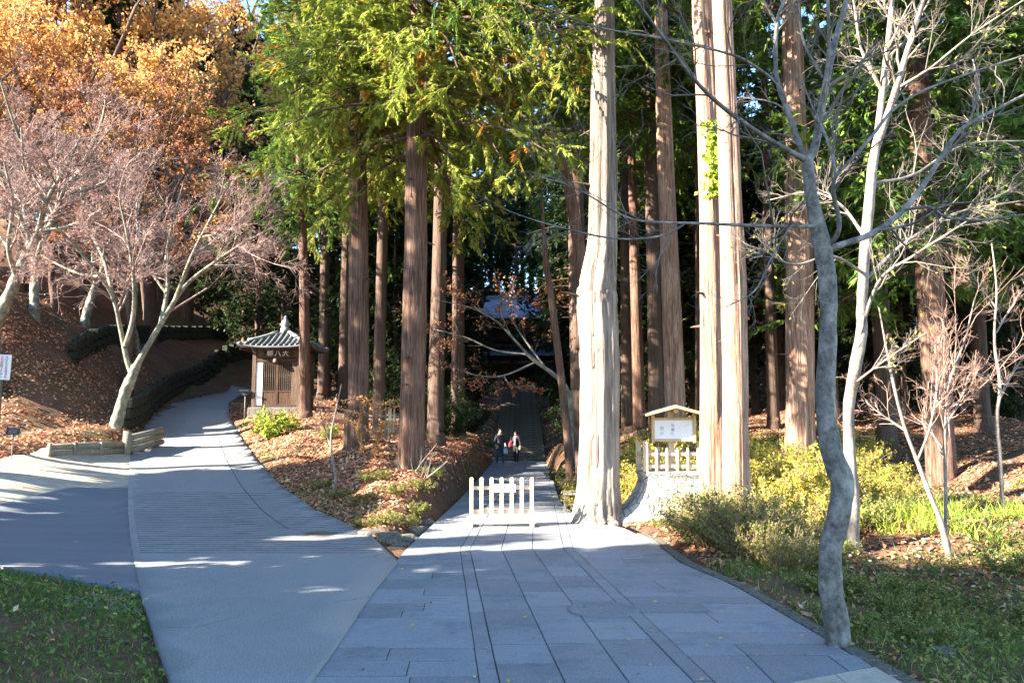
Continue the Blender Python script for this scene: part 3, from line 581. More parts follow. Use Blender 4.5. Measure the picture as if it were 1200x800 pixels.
for u, d, wd, lab, cr, bk, ln in (
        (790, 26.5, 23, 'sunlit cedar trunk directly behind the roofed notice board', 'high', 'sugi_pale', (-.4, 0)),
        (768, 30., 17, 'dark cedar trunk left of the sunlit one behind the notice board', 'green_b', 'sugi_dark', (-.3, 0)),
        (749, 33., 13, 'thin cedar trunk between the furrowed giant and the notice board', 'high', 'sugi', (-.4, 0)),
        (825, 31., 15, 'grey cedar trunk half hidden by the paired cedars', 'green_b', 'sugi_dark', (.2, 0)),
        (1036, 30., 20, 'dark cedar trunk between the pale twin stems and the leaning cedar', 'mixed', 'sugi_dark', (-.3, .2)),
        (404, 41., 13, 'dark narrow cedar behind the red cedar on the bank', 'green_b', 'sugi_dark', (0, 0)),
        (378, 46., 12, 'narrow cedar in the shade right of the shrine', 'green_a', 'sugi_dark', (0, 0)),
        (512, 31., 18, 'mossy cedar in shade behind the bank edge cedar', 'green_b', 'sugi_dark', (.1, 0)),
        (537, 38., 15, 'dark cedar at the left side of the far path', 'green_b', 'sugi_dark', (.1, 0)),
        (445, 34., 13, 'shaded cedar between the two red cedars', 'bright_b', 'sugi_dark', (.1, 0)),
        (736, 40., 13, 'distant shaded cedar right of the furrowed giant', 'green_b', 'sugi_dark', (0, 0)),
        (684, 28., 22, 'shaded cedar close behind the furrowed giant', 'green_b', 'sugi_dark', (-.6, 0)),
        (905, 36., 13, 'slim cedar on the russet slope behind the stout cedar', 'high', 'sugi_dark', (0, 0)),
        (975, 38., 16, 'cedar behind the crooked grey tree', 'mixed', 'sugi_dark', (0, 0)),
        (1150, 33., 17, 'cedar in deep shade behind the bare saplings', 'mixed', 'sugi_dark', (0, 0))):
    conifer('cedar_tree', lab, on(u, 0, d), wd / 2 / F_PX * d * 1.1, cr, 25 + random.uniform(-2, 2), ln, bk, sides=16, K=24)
b, ps, rd = px_trunk([(668, 552, 13), (664, 500, 11), (655, 420, 10), (646, 350, 9), (640, 310, 8)], 25.5, 0, 9)
conifer('slanting_tree', 'thin slanting trunk beside the path past the picket barrier', b, 0, None, 9, pts=ps, rads=rd, sides=14, K=30, bark='sugi')
b, ps, rd = px_trunk([(694, 560, 20), (690, 450, 18), (684, 330, 17), (667, 220, 16), (652, 140, 14), (640, 90, 13)], 22.5, 0, 17)
conifer('slanting_tree', 'curved brown trunk leaning out from behind the furrowed giant', b, 0, 'green_b', 20, (-1.6, 0), pts=ps, rads=rd, sides=18, K=40, bark='sugi')

# bright boughs of the bank-edge cedar hanging towards the open path
def bough_cluster(name, parent, specs, d, mat, seed, L=.14, W=.04, ns=14, nl=40):
    r = np.random.default_rng(seed); o = np.array(parent.location)
    C, Rr = limbs_px(specs, d); C = C - o
    sp, rs = grow(C, Rr, ns, .15, 1., .3, .9, 4, -.2, .12, r, rmin=.005, minlen=.5)
    s2, r2 = grow(sp, rs, 3, .2, 1., .6, .8, 4, -.2, .12, r, rmin=.004, minlen=.3); sp = np.concatenate([sp, s2]); rs = np.concatenate([rs, r2])
    V, Fq = fronds(sp, nl, L, W, r)
    bo = link(name, mesh_np(name, *join([tubes(C, Rr, 6), tubes(sp, rs, 3)]), M['sugi_dark'], True), parent); link('foliage', mesh_np('foliage', V, Fq, M[mat]), bo)
cedars = [o for o in bpy.data.objects if o.get('category') == 'tree']
edge_cedar = next(o for o in cedars if 'edge of the sunken' in o['label']); vine_cedar = next(o for o in cedars if 'orange leafed vine' in o['label'])
bough_cluster('hanging_bough', edge_cedar, [[(489, 120, 0, 6), (530, 120, -.8, 5), (565, 150, -1.4, 4), (590, 190, -1.8, 2)], [(489, 150, 0, 5), (515, 165, -.8, 4), (530, 195, -1.2, 3), (528, 225, -1.4, 2)],
    [(489, 60, 0, 6), (540, 60, -1, 5), (600, 75, -1.7, 4), (650, 100, -2, 2)], [(489, 30, 0, 6), (550, 20, -1.5, 5), (620, 30, -2.5, 4), (690, 50, -3, 2)], [(489, 90, 0, 5), (465, 95, -1, 4), (440, 120, -1.6, 2)], [(489, 80, 0, 5), (500, 90, -1.5, 4), (496, 118, -2.8, 2)], [(489, 40, 0, 5), (470, 50, -2, 4), (456, 78, -3.2, 2)], [(489, 20, 0, 5), (520, 40, -2, 4), (540, 90, -3.2, 2)], [(489, 0, 0, 5), (580, -5, -2, 4), (640, 20, -3.4, 3), (670, 62, -4, 2)], [(489, 100, 0, 5), (560, 110, -1.2, 4), (620, 140, -1.6, 3), (652, 172, -2, 2)], [(489, 15, 0, 5), (482, 30, -2.4, 4), (490, 60, -3.6, 2)]], 21., 'fol_bright', 31)
bough_cluster('hanging_bough', vine_cedar, [[(418, 100, 0, 5), (440, 110, -.8, 4), (460, 140, -1.4, 2)], [(418, 60, 0, 5), (390, 80, -.9, 4), (360, 110, -1.5, 2)], [(418, 20, 0, 5), (450, 30, -1.2, 4), (480, 60, -2, 2)], [(418, 90, 0, 5), (400, 130, -.9, 4), (395, 165, -1.2, 2)], [(418, 70, 0, 5), (425, 92, -1.5, 4), (420, 135, -2.6, 2)], [(418, 30, 0, 5), (400, 40, -2, 4), (385, 72, -3, 2)], [(418, 10, 0, 5), (440, 12, -2, 4), (430, 55, -3.2, 2)], [(418, 110, 0, 4), (430, 125, -1.2, 3), (445, 165, -1.8, 2)]], 24., 'fol_bright', 32)

# deep forest: individuals, alike but for their place
def bgok(x, y, placed):
    u = 600 + x / y * F_PX
    if abs(x - .5) < 3.4 and y < 82: return False
    if u < 250 and y < 60: return False
    if u < 560 and y < 43: return False
    if u >= 560 and y < (34 if u < 1000 else 30): return False
    if sdist(ROAD_POLY, np.array([x]), np.array([y]))[0] < 2.2: return False
    if math.hypot(x + 10.5, y - 39) < 4: return False
    return all(math.hypot(x - a, y - c) > (3.1 if y < 85 else 2.5) for a, c in placed)
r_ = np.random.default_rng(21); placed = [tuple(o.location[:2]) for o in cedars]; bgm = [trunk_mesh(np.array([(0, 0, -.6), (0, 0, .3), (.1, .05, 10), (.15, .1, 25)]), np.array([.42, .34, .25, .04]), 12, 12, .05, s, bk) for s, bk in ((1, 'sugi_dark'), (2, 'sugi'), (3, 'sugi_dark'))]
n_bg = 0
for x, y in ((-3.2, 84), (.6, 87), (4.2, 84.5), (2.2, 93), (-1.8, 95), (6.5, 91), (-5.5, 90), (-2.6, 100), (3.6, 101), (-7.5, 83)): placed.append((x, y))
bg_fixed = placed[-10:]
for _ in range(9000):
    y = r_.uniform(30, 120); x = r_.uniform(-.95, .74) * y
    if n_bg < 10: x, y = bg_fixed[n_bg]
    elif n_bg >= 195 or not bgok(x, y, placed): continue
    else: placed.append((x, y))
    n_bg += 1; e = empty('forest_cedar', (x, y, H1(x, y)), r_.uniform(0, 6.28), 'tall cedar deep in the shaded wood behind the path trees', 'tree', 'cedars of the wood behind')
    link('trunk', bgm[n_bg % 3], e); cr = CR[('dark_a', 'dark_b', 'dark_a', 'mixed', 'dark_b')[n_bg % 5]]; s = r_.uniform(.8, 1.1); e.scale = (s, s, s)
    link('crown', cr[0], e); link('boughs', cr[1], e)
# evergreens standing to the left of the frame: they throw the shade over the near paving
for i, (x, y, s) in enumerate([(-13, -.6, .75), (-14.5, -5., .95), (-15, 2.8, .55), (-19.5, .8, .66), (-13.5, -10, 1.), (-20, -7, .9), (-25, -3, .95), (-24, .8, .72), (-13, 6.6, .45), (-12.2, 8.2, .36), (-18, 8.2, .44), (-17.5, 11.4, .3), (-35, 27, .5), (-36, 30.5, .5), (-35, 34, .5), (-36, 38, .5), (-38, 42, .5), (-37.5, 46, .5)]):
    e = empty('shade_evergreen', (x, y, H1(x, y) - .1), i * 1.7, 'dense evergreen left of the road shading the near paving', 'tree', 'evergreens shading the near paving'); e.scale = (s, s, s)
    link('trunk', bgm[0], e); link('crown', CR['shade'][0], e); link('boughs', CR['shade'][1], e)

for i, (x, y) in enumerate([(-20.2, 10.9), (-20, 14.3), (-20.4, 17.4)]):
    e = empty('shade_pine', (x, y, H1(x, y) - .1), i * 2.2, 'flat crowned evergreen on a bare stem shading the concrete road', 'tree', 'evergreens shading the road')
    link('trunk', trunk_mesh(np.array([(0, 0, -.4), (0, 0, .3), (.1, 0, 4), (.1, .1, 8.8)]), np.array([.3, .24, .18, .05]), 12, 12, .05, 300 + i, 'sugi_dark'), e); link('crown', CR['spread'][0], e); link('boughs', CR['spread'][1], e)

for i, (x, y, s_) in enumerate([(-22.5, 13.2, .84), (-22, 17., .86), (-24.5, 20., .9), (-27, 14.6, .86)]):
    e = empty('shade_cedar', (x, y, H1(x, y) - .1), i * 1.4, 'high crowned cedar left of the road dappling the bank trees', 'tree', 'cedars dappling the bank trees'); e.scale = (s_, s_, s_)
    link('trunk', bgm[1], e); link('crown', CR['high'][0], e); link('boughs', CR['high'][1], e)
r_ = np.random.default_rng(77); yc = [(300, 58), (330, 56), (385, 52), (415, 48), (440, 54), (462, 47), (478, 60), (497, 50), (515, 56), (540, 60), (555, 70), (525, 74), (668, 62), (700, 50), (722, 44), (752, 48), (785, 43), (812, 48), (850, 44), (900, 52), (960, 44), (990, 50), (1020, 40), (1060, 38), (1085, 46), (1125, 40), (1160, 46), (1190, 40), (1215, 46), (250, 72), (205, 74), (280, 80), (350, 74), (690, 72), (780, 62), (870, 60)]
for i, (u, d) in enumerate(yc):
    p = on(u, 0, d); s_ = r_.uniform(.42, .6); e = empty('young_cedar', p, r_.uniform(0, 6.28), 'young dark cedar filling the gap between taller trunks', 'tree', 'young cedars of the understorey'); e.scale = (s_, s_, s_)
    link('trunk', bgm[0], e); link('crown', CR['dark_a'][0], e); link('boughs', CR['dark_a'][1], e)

# ------------------------------------------------------------------ bare and autumn broadleaf trees
def broadleaf(name, label, limbs, d0, bark, levels, twig_mat, seed, leaf=None, group=None, trunk_sides=14, base=None):
    """limbs[0] is the trunk; all limbs pixel polylines; levels: list of grow() settings"""
    r = np.random.default_rng(seed); C, Rr = limbs_px(limbs, d0); b = C[0, 0].copy()
    e = empty(name, b, 0, label, 'tree', group); C = C - b
    c0 = C[0].copy(); c0 = np.vstack([[c0[0] + np.array([0, 0, -max(.5, b[2] - H1(b[0], b[1]) + .5, 1. if d0 > 25 else 0)])], c0])
    c0s = smooth_path(c0, 44); r0s = np.interp(np.linspace(0, 12, 44), np.arange(13), np.append(Rr[0][0] * 1.25, Rr[0]))
    V, Fq = tubes(c0s[None], r0s[None], trunk_sides); tw = np.linspace(0, 2 * np.pi, trunk_sides, endpoint=False)[None]; kz_ = np.arange(44)[:, None]; wob = 1 + .07 * np.sin(kz_ * .45 + seed + tw * 2) + .05 * np.sin(kz_ * 1.1 - tw * 3 + 2 * seed) + .035 * np.sin(kz_ * 2.3 + tw * 4); wob[:4] += np.array([.38, .3, .16, .05])[:, None] * (1 + .7 * np.sin(tw * 4 + seed))
    V = (c0s[:, None] + (V.reshape(44, trunk_sides, 3) - c0s[:, None]) * wob[:, :, None]).reshape(-1, 3)
    link('trunk', mesh_np('trunk', V, Fq, M[bark], True), e)
    for k in range(1, len(C)):
        cs = smooth_path(C[k], 26); rs = np.interp(np.linspace(0, 11, 26), np.arange(12), Rr[k]); link('limb', mesh_np('limb', *tubes(cs[None], rs[None], 9), M[bark], True), e)
    if levels:
        cur, cr = C[1:], Rr[1:]; parts = []
        for lv in levels:
            cur, cr = grow(cur, cr, r=r, **lv); parts.append(tubes(cur, cr, 4 if len(parts) < 2 else 3))
        link('twigs', mesh_np('twigs', *join(parts), M[twig_mat], True), e)
        if leaf:
            mat, n, L, W = leaf; idx = r.integers(0, len(cur), n); K = cur.shape[1]; tt = r.uniform(.3, 1, n) * (K - 1); i = np.minimum(tt.astype(int), K - 2)
            p = cur[idx, i] + (cur[idx, i + 1] - cur[idx, i]) * (tt - i)[:, None]
            V, Fq = leaves(p, rdir(n, r) + np.array([0, 0, -.4]), rdir(n, r) + np.array([0, 0, .5]), L * r.uniform(.6, 1.3, n), W * r.uniform(.6, 1.3, n)); link('dry_leaves', mesh_np('dry_leaves', V, Fq, M[mat]), e)
    return e
def lv(n, lo, hi, lenf, ang, K=5, up=.05, wob=.2, rmin=.006, rmul=.55): return dict(n=n, lo=lo, hi=hi, lenf=lenf, ang=ang, K=K, up=up, wob=wob, rmin=rmin, rmul=rmul)
# crooked grey tree at the right edge of the paving
broadleaf('bare_tree', 'crooked smooth grey tree with bare branches growing beside the edge stones', [
    [(982, 752, 0, 38), (977, 712, 0, 33), (972, 665, 0, 30), (974, 640, 0, 31), (983, 600, 0, 32), (988, 568, 0, 36), (974, 535, .02, 29), (971, 491, .04, 27), (966, 434, .05, 26), (971, 384, .05, 26), (971, 350, .05, 27), (967, 300, .05, 27), (957, 265, .05, 23), (950, 225, .05, 18), (946, 183, .05, 17)],
    [(946, 188, .05, 11), (930, 180, -.05, 9), (895, 160, -.3, 8), (850, 128, -.7, 7), (815, 95, -1., 6), (785, 55, -1.2, 5), (745, 0, -1.4, 4)],
    [(946, 190, .05, 14), (956, 168, .1, 13), (965, 115, .2, 12), (977, 55, .3, 10), (992, 0, .4, 8), (1005, -60, .5, 5)],
    [(964, 120, .2, 7), (971, 62, .1, 6), (970, 0, 0, 5), (968, -50, 0, 3)],
    [(945, 190, .05, 9), (939, 175, .1, 8), (925, 135, .25, 8), (910, 90, .4, 7), (911, 25, .5, 6), (925, -10, .6, 5)],
    [(911, 30, .5, 5), (900, 10, .45, 4), (885, -15, .4, 3)],
    [(908, 95, .4, 5), (880, 75, .2, 4), (850, 62, 0, 4), (775, 45, -.5, 3.5), (700, 32, -1., 3), (630, 5, -1.4, 2)],
    [(957, 266, .05, 7), (940, 265, -.1, 6), (900, 265, -.4, 6), (850, 263, -.8, 5), (800, 261, -1.2, 4), (750, 259, -1.6, 3.5), (715, 245, -1.9, 3), (675, 220, -2.2, 2), (620, 205, -2.5, 1)],
    [(802, 262, -1.2, 4), (790, 270, -1.2, 3.5), (765, 278, -1.3, 3), (715, 279, -1.5, 3), (640, 262, -1.8, 2), (590, 245, -2., 1)],
    [(968, 292, .05, 10), (1000, 282, .2, 10), (1025, 272, .35, 9), (1060, 245, .5, 9), (1090, 205, .7, 8), (1115, 165, .8, 7), (1135, 145, .9, 6), (1170, 127, 1.1, 5), (1215, 104, 1.3, 4)],
    [(1135, 147, .9, 4), (1143, 120, .95, 3.5), (1147, 100, 1., 3), (1140, 70, 1.1, 2)],
    [(970, 290, .05, 8), (985, 265, -.1, 7), (978, 238, -.2, 7), (980, 205, -.3, 6), (1015, 170, -.2, 5), (1040, 135, 0, 4.5), (1080, 107, .2, 4), (1140, 85, .4, 3), (1210, 62, .6, 2.5)],
    [(980, 208, -.3, 5), (971, 168, -.3, 4), (952, 125, -.2, 3), (940, 95, -.1, 2)],
    [(1058, 246, .5, 5), (1090, 243, .3, 4.5), (1110, 255, .2, 4), (1150, 258, .1, 3.5), (1210, 250, 0, 3)],
    [(965, 92, .25, 5), (942, 50, .4, 4), (935, 0, .5, 3)],
    [(945, 266, 0, 3), (930, 262, -.3, 3), (905, 300, -.5, 2.6), (885, 340, -.7, 2.4), (850, 360, -.9, 1.6)],
    [(1030, 270, .35, 5), (1070, 262, .1, 4), (1110, 240, -.2, 3), (1160, 235, -.4, 2), (1210, 215, -.6, 1.5)]],
    7.75, 'grey_bark', [lv(10, .15, 1, .28, .75, up=.03, rmin=.0026), lv(6, .2, 1, .5, .7, rmin=.0018), lv(3, .2, 1, .5, .7, rmin=.0013)], 'branch_grey', 41, ('fol_yellow', 60, .05, .03))
broadleaf('bare_tree', 'pale straight stemmed bare tree with forked top behind the crooked grey one', [
    [(999, 640, 0, 20), (999, 575, 0, 17), (995, 519, 0, 17), (995, 474, 0, 17), (1002, 434, 0, 17), (1010, 384, 0, 16), (1010, 350, 0, 16), (1015, 280, 0, 15), (1022, 200, 0, 14), (1028, 165, 0, 14)],
    [(1027, 172, 0, 11), (1035, 100, .2, 10), (1042, 40, .4, 9), (1047, -20, .5, 7)], [(1028, 172, 0, 11), (1048, 110, -.2, 10), (1065, 55, -.3, 9), (1085, -10, -.4, 6)],
    [(1005, 400, 0, 6), (1030, 330, -.4, 5), (1070, 300, -.8, 4), (1140, 255, -1.2, 2)], [(1012, 330, 0, 6), (1060, 285, .5, 5), (1120, 250, .9, 4), (1200, 235, 1.3, 2)],
    [(1035, 110, .2, 5), (1010, 60, .6, 4), (1000, 0, .8, 3)], [(1050, 105, -.2, 6), (1090, 80, -.5, 4), (1140, 40, -.9, 3), (1200, 0, -1.2, 2)], [(1015, 280, 0, 6), (985, 240, .5, 4), (950, 225, .9, 3), (900, 235, 1.2, 2)],
    [(1020, 215, 0, 5), (1070, 205, .7, 4), (1130, 170, 1.2, 3), (1210, 165, 1.6, 2)], [(1000, 450, 0, 4), (1040, 420, -.5, 3), (1085, 390, -.8, 2)], [(1012, 320, 0, 5), (975, 300, -.5, 4), (930, 310, -.8, 3), (890, 290, -1, 2)]],
    12.6, 'pale_bark', [lv(11, .2, 1, .36, .7, rmin=.004), lv(7, .2, 1, .5, .7, rmin=.0028), lv(4, .2, 1, .5, .7, rmin=.002)], 'branch_grey', 42, ('fol_yellow', 260, .07, .045))
for lab, d, L in (('pale many stemmed bare sapling on the grassy right verge', 12.3, [
        [(1112, 652, 0, 10), (1102, 610, 0, 8), (1090, 580, 0, 7), (1075, 540, 0, 6), (1060, 500, 0, 5), (1045, 440, 0, 4), (1030, 360, 0, 2)], [(1108, 640, 0, 6), (1108, 560, .2, 5), (1107, 500, .3, 5), (1112, 450, .4, 4), (1130, 400, .5, 3), (1142, 350, .6, 1.5)],
        [(1075, 540, 0, 4), (1090, 500, -.2, 3.5), (1098, 450, -.3, 3), (1095, 400, -.4, 2)], [(1062, 505, 0, 4), (1040, 490, .2, 3), (1015, 470, .3, 2), (1000, 440, .4, 1.5)], [(1107, 500, .3, 4), (1125, 470, .1, 3), (1135, 440, 0, 2)]]),
        ('thin pale bare sapling on the sunlit leaf bank', 16.5, [
        [(1175, 592, 0, 7), (1172, 540, 0, 6), (1168, 490, 0, 6), (1172, 450, 0, 5), (1165, 400, 0, 4), (1168, 340, 0, 3), (1162, 285, 0, 1.6)], [(1170, 470, 0, 4), (1185, 440, .3, 3), (1205, 410, .5, 2)], [(1170, 455, 0, 4), (1150, 440, -.3, 3), (1130, 430, -.5, 2)], [(1167, 390, 0, 3), (1185, 360, .2, 2.4), (1205, 330, .3, 1.6)], [(1167, 360, 0, 3), (1145, 330, .2, 2), (1130, 300, .3, 1.5)]]),
        ('slim twiggy sapling on the sunny leaf bank below the shrine', 19.5, [[(393, 560, 0, 4), (390, 540, 0, 3.5), (388, 510, 0, 3), (394, 480, 0, 2.5), (400, 450, 0, 1.5)], [(390, 530, 0, 2.4), (380, 500, .2, 2), (372, 470, .3, 1.4)]])):
    broadleaf('bare_sapling', lab, L, d, 'pale_bark', [lv(13, .15, 1, .42, .65, rmin=.004), lv(7, .2, 1, .5, .7, rmin=.0026), lv(3, .3, 1, .5, .6, rmin=.0018)], 'twig_pale', int(d * 7), None, trunk_sides=10)
# umbrella-crowned maples by the road
TW = [lv(7, .25, 1, .5, .8, 5, .05, .22, .012), lv(6, .2, 1, .55, .75, 5, .03, .22, .009), lv(5, .2, 1, .55, .75, 4, .0, .2, .0075), lv(6, .2, 1, .65, .7, 4, 0, .2, .0065)]
broadleaf('maple_tree', 'bare pinkish maple with forked pale trunk standing behind the log edging', [
    [(134, 506, 0, 21), (138, 490, 0, 17), (146, 462, 0, 16), (155, 440, 0, 15), (160, 428, 0, 12)],
    [(156, 440, 0, 9), (149, 423, 0, 8), (141, 384, -.2, 7), (133, 350, -.4, 6), (118, 325, -.8, 5), (90, 290, -1.4, 5), (65, 265, -2, 3)],
    [(158, 432, 0, 11), (169, 412, .1, 9), (186, 384, .3, 8), (203, 355, .4, 7), (220, 332, .5, 6), (245, 312, .2, 5), (285, 285, -.5, 4), (330, 262, -1.2, 3)],
    [(147, 405, -.1, 8), (156, 372, -.5, 7), (157, 330, -1, 6), (150, 280, -1.6, 4), (140, 235, -2, 2.5)], [(188, 382, .3, 8), (196, 340, .9, 7), (195, 300, 1.5, 5), (205, 250, 2, 3), (215, 215, 2.3, 2)],
    [(205, 352, .4, 7), (225, 300, -.4, 6), (245, 260, -1, 4), (265, 222, -1.5, 2.5)], [(245, 312, .2, 5), (290, 310, .8, 4), (318, 296, 1.3, 2)], [(133, 350, -.4, 6), (120, 300, .6, 5), (100, 260, 1.4, 4), (95, 220, 2., 2.5)],
    [(196, 345, .9, 5), (170, 305, 1.7, 4), (160, 250, 2.3, 3), (168, 210, 2.8, 2)], [(118, 325, -.8, 5), (85, 318, -.3, 4), (50, 300, .4, 2.5)], [(225, 300, -.4, 5), (270, 270, .8, 4), (300, 235, 1.6, 2.5)]],
    29., 'maple_bark', TW, 'twig_pink', 51, ('fol_pink', 5200, .075, .05))
broadleaf('maple_tree', 'leaning grey maple on the leaf slope above the white notice', [
    [(-8, 385, 0, 22), (4, 360, 0, 19), (18, 330, 0, 17), (30, 300, 0, 15), (36, 285, 0, 13)],
    [(30, 302, 0, 11), (45, 270, -.4, 9), (55, 235, -.8, 7), (75, 200, -1.2, 5), (95, 160, -1.6, 3)], [(36, 287, 0, 10), (60, 262, .6, 9), (75, 225, 1., 7), (100, 190, 1.4, 5), (130, 150, 1.8, 3)], [(20, 328, 0, 8), (10, 290, -.6, 7), (15, 240, -1, 5), (5, 190, -1.5, 3)],
    [(55, 240, -.8, 5), (30, 200, -1.6, 4), (25, 150, -2, 3)], [(75, 228, 1, 6), (120, 215, 1.8, 5), (165, 180, 2.4, 3)], [(100, 190, 1.4, 5), (120, 140, .8, 4), (125, 105, .3, 2.5)], [(45, 270, -.4, 5), (80, 265, -1, 4), (120, 245, -1.6, 2.5)], [(10, 290, -.6, 5), (-20, 250, -.2, 4), (-40, 210, .2, 3)]],
    31., 'maple_bark', TW, 'twig_pink', 52, ('fol_pink', 4200, .08, .055))
for k, (lab, du, dv, d, mt, lf) in enumerate((('grey twiggy tree with sparse russet leaves uphill of the forked maple', 150, -35, 40., 'twig_dark', ('fol_russet', 9000, .13, .09)), ('dark trunked tree with russet leaves on the slope below the orange crowns', 60, -60, 44., 'twig_dark', ('fol_russet', 10000, .14, .10)),
        ('slender dark tree with thin russet crown near the green cedar', 168, -50, 54., 'twig_dark', ('fol_russet', 9000, .14, .1)))):
    q = lambda pts: [(u + du, v + dv, a, b_) for u, v, a, b_ in pts]
    broadleaf('autumn_tree', lab, [q([(0, 460, 0, 12), (4, 420, 0, 10), (0, 380, 0, 9), (5, 340, 0, 8), (4, 315, 0, 7)]), q([(4, 320, 0, 6), (-20, 280, -.6, 5), (-35, 230, -1.2, 4), (-45, 170, -1.6, 2)]), q([(4, 318, 0, 6), (15, 270, .5, 5), (10, 210, .9, 4), (20, 150, 1.2, 2)]),
        q([(5, 340, 0, 5), (40, 300, .9, 4), (60, 250, 1.6, 3), (90, 210, 2.2, 2)]), q([(0, 370, 0, 5), (-40, 330, .8, 4), (-70, 300, 1.5, 2)]), q([(15, 270, .5, 4), (40, 210, -.8, 3), (55, 160, -1.8, 2)]), q([(5, 335, 0, 4), (35, 340, -1.2, 3), (70, 310, -2.2, 2)])], d, 'sugi_dark', TW[:3], mt, 60 + k, lf)
_m1 = next(o for o in bpy.data.objects if o.get('label', '').startswith('bare pinkish maple'))
for u, d, rz, sc, lab in ((35, 37., 2.2, 1.05, 'pinkish twiggy maple on the slope behind the leaning grey one'), (160, 48., 4.1, 1.0, 'pinkish twiggy maple above the roadside wall'), (95, 45., 1.1, 1.2, 'pinkish twiggy maple high between the terrace walls')):
    e = empty('maple_tree', on(u, 0, d), rz, lab, 'tree'); e.scale = (sc, sc, sc)
    for ch in _m1.children: c_ = ch.copy(); COL.objects.link(c_); c_.parent = e
# russet leafed maple spraying over the far path
broadleaf('maple_tree', 'small maple with russet sprays overhanging the far path', [
    [(668, 470, 0, 8), (662, 452, 0, 7), (648, 438, -.2, 6), (630, 425, -.4, 6), (618, 415, -.5, 5)], [(618, 415, -.5, 4), (600, 395, -.9, 3.4), (580, 375, -1.2, 3), (550, 360, -1.5, 2), (515, 352, -1.8, 1.4)], [(640, 432, -.3, 3.4), (620, 405, .4, 3), (600, 375, .8, 2.4), (590, 350, 1, 1.6)],
    [(628, 424, -.4, 3), (590, 440, -.9, 2.5), (560, 440, -1.2, 2), (530, 430, -1.5, 1.4)], [(618, 415, -.5, 3), (580, 410, .6, 2.4), (545, 395, 1.2, 2), (505, 385, 1.6, 1.4)], [(590, 440, -.9, 2.4), (600, 452, -1.2, 2), (625, 452, -1.4, 1.4)]],
    27., 'maple_bark', [lv(8, .2, 1, .42, .7, rmin=.006), lv(6, .2, 1, .5, .7, rmin=.005), lv(4, .2, 1, .5, .7, rmin=.004)], 'twig_dark', 71, ('fol_russet', 1700, .085, .06))
# orange crowns on the hill: built once, copied
def orange_parts(seed, mat, nleaf=22000):
    r = np.random.default_rng(seed); T = np.array([smooth_path([(0, 0, -.6), (.1, .1, 3), (-.1, .2, 6), (.2, 0, 9)], 12)]); TR = np.linspace(.34, .14, 12)[None]
    a, ar = grow(T, TR, 10, .35, 1., .75, .75, 7, .12, .16, r, rmin=.03); b_, br = grow(a, ar, 6, .25, 1, .5, .75, 5, .06, .2, r, rmin=.015); c, cr = grow(b_, br, 5, .2, 1, .55, .8, 4, .02, .2, r, rmin=.009)
    n = nleaf; idx = r.integers(0, len(c), n); tt = r.uniform(.1, 1, n) * 3; i = np.minimum(tt.astype(int), 2); p = c[idx, i] + (c[idx, i + 1] - c[idx, i]) * (tt - i)[:, None] + rdir(n, r) * .22
    V, Fq = leaves(p, rdir(n, r) + np.array([0, 0, -.3]), rdir(n, r) + np.array([0, 0, .6]), .17 * r.uniform(.6, 1.3, n), .13 * r.uniform(.6, 1.3, n))
    return mesh_np('trunk', *join([tubes(T, TR, 12), tubes(a, ar, 7)]), M['sugi_dark'], True), mesh_np('crown', V, Fq, M[mat]), mesh_np('twigs', *join([tubes(b_, br, 4), tubes(c, cr, 3)]), M['twig_dark'], True)
OR = [orange_parts(81, 'fol_orange', 11500), orange_parts(82, 'fol_orange', 9000)]
for i, (u, d, s, lab) in enumerate([(15, 47, 1.25, 'golden orange tree high on the hill above the leaning maple'), (95, 50, 1.3, 'golden orange tree high on the hill in the middle of its row'), (175, 52, 1.3, 'golden orange tree high on the hill next to the green cedar'), (-30, 42, 1.2, None), (55, 58, 1.8, None), (140, 60, 1.8, None), (215, 62, 1.7, None), (0, 62, 1.9, None), (100, 68, 2.1, None), (190, 70, 2., None), (262, 74, 2.2, None)]):
    p = on(u, 0, d); e = empty('autumn_tree', p, i * 1.3, lab or 'golden orange tree far up the hill behind the front orange crowns', 'tree', 'golden orange trees on the hill'); e.scale = (s, s, s)
    for nm, me in zip(('trunk', 'crown', 'twigs'), OR[i % 2]): link(nm, me, e)
OR2 = orange_parts(83, 'fol_russet', 16000)
for i, (u, d, s) in enumerate([(700, 60, .9), (885, 47, .7), (915, 58, .9), (860, 66, 1.), (1000, 60, .9)]):
    e = empty('autumn_tree', on(u, 0, d), i * 2.1, 'russet orange tree glimpsed between the cedar trunks', 'tree', 'russet trees glimpsed in the wood'); e.scale = (s, s, s)
    for nm, me in zip(('trunk', 'crown', 'twigs'), (OR2, OR[1])[i % 2]): link(nm, me, e)

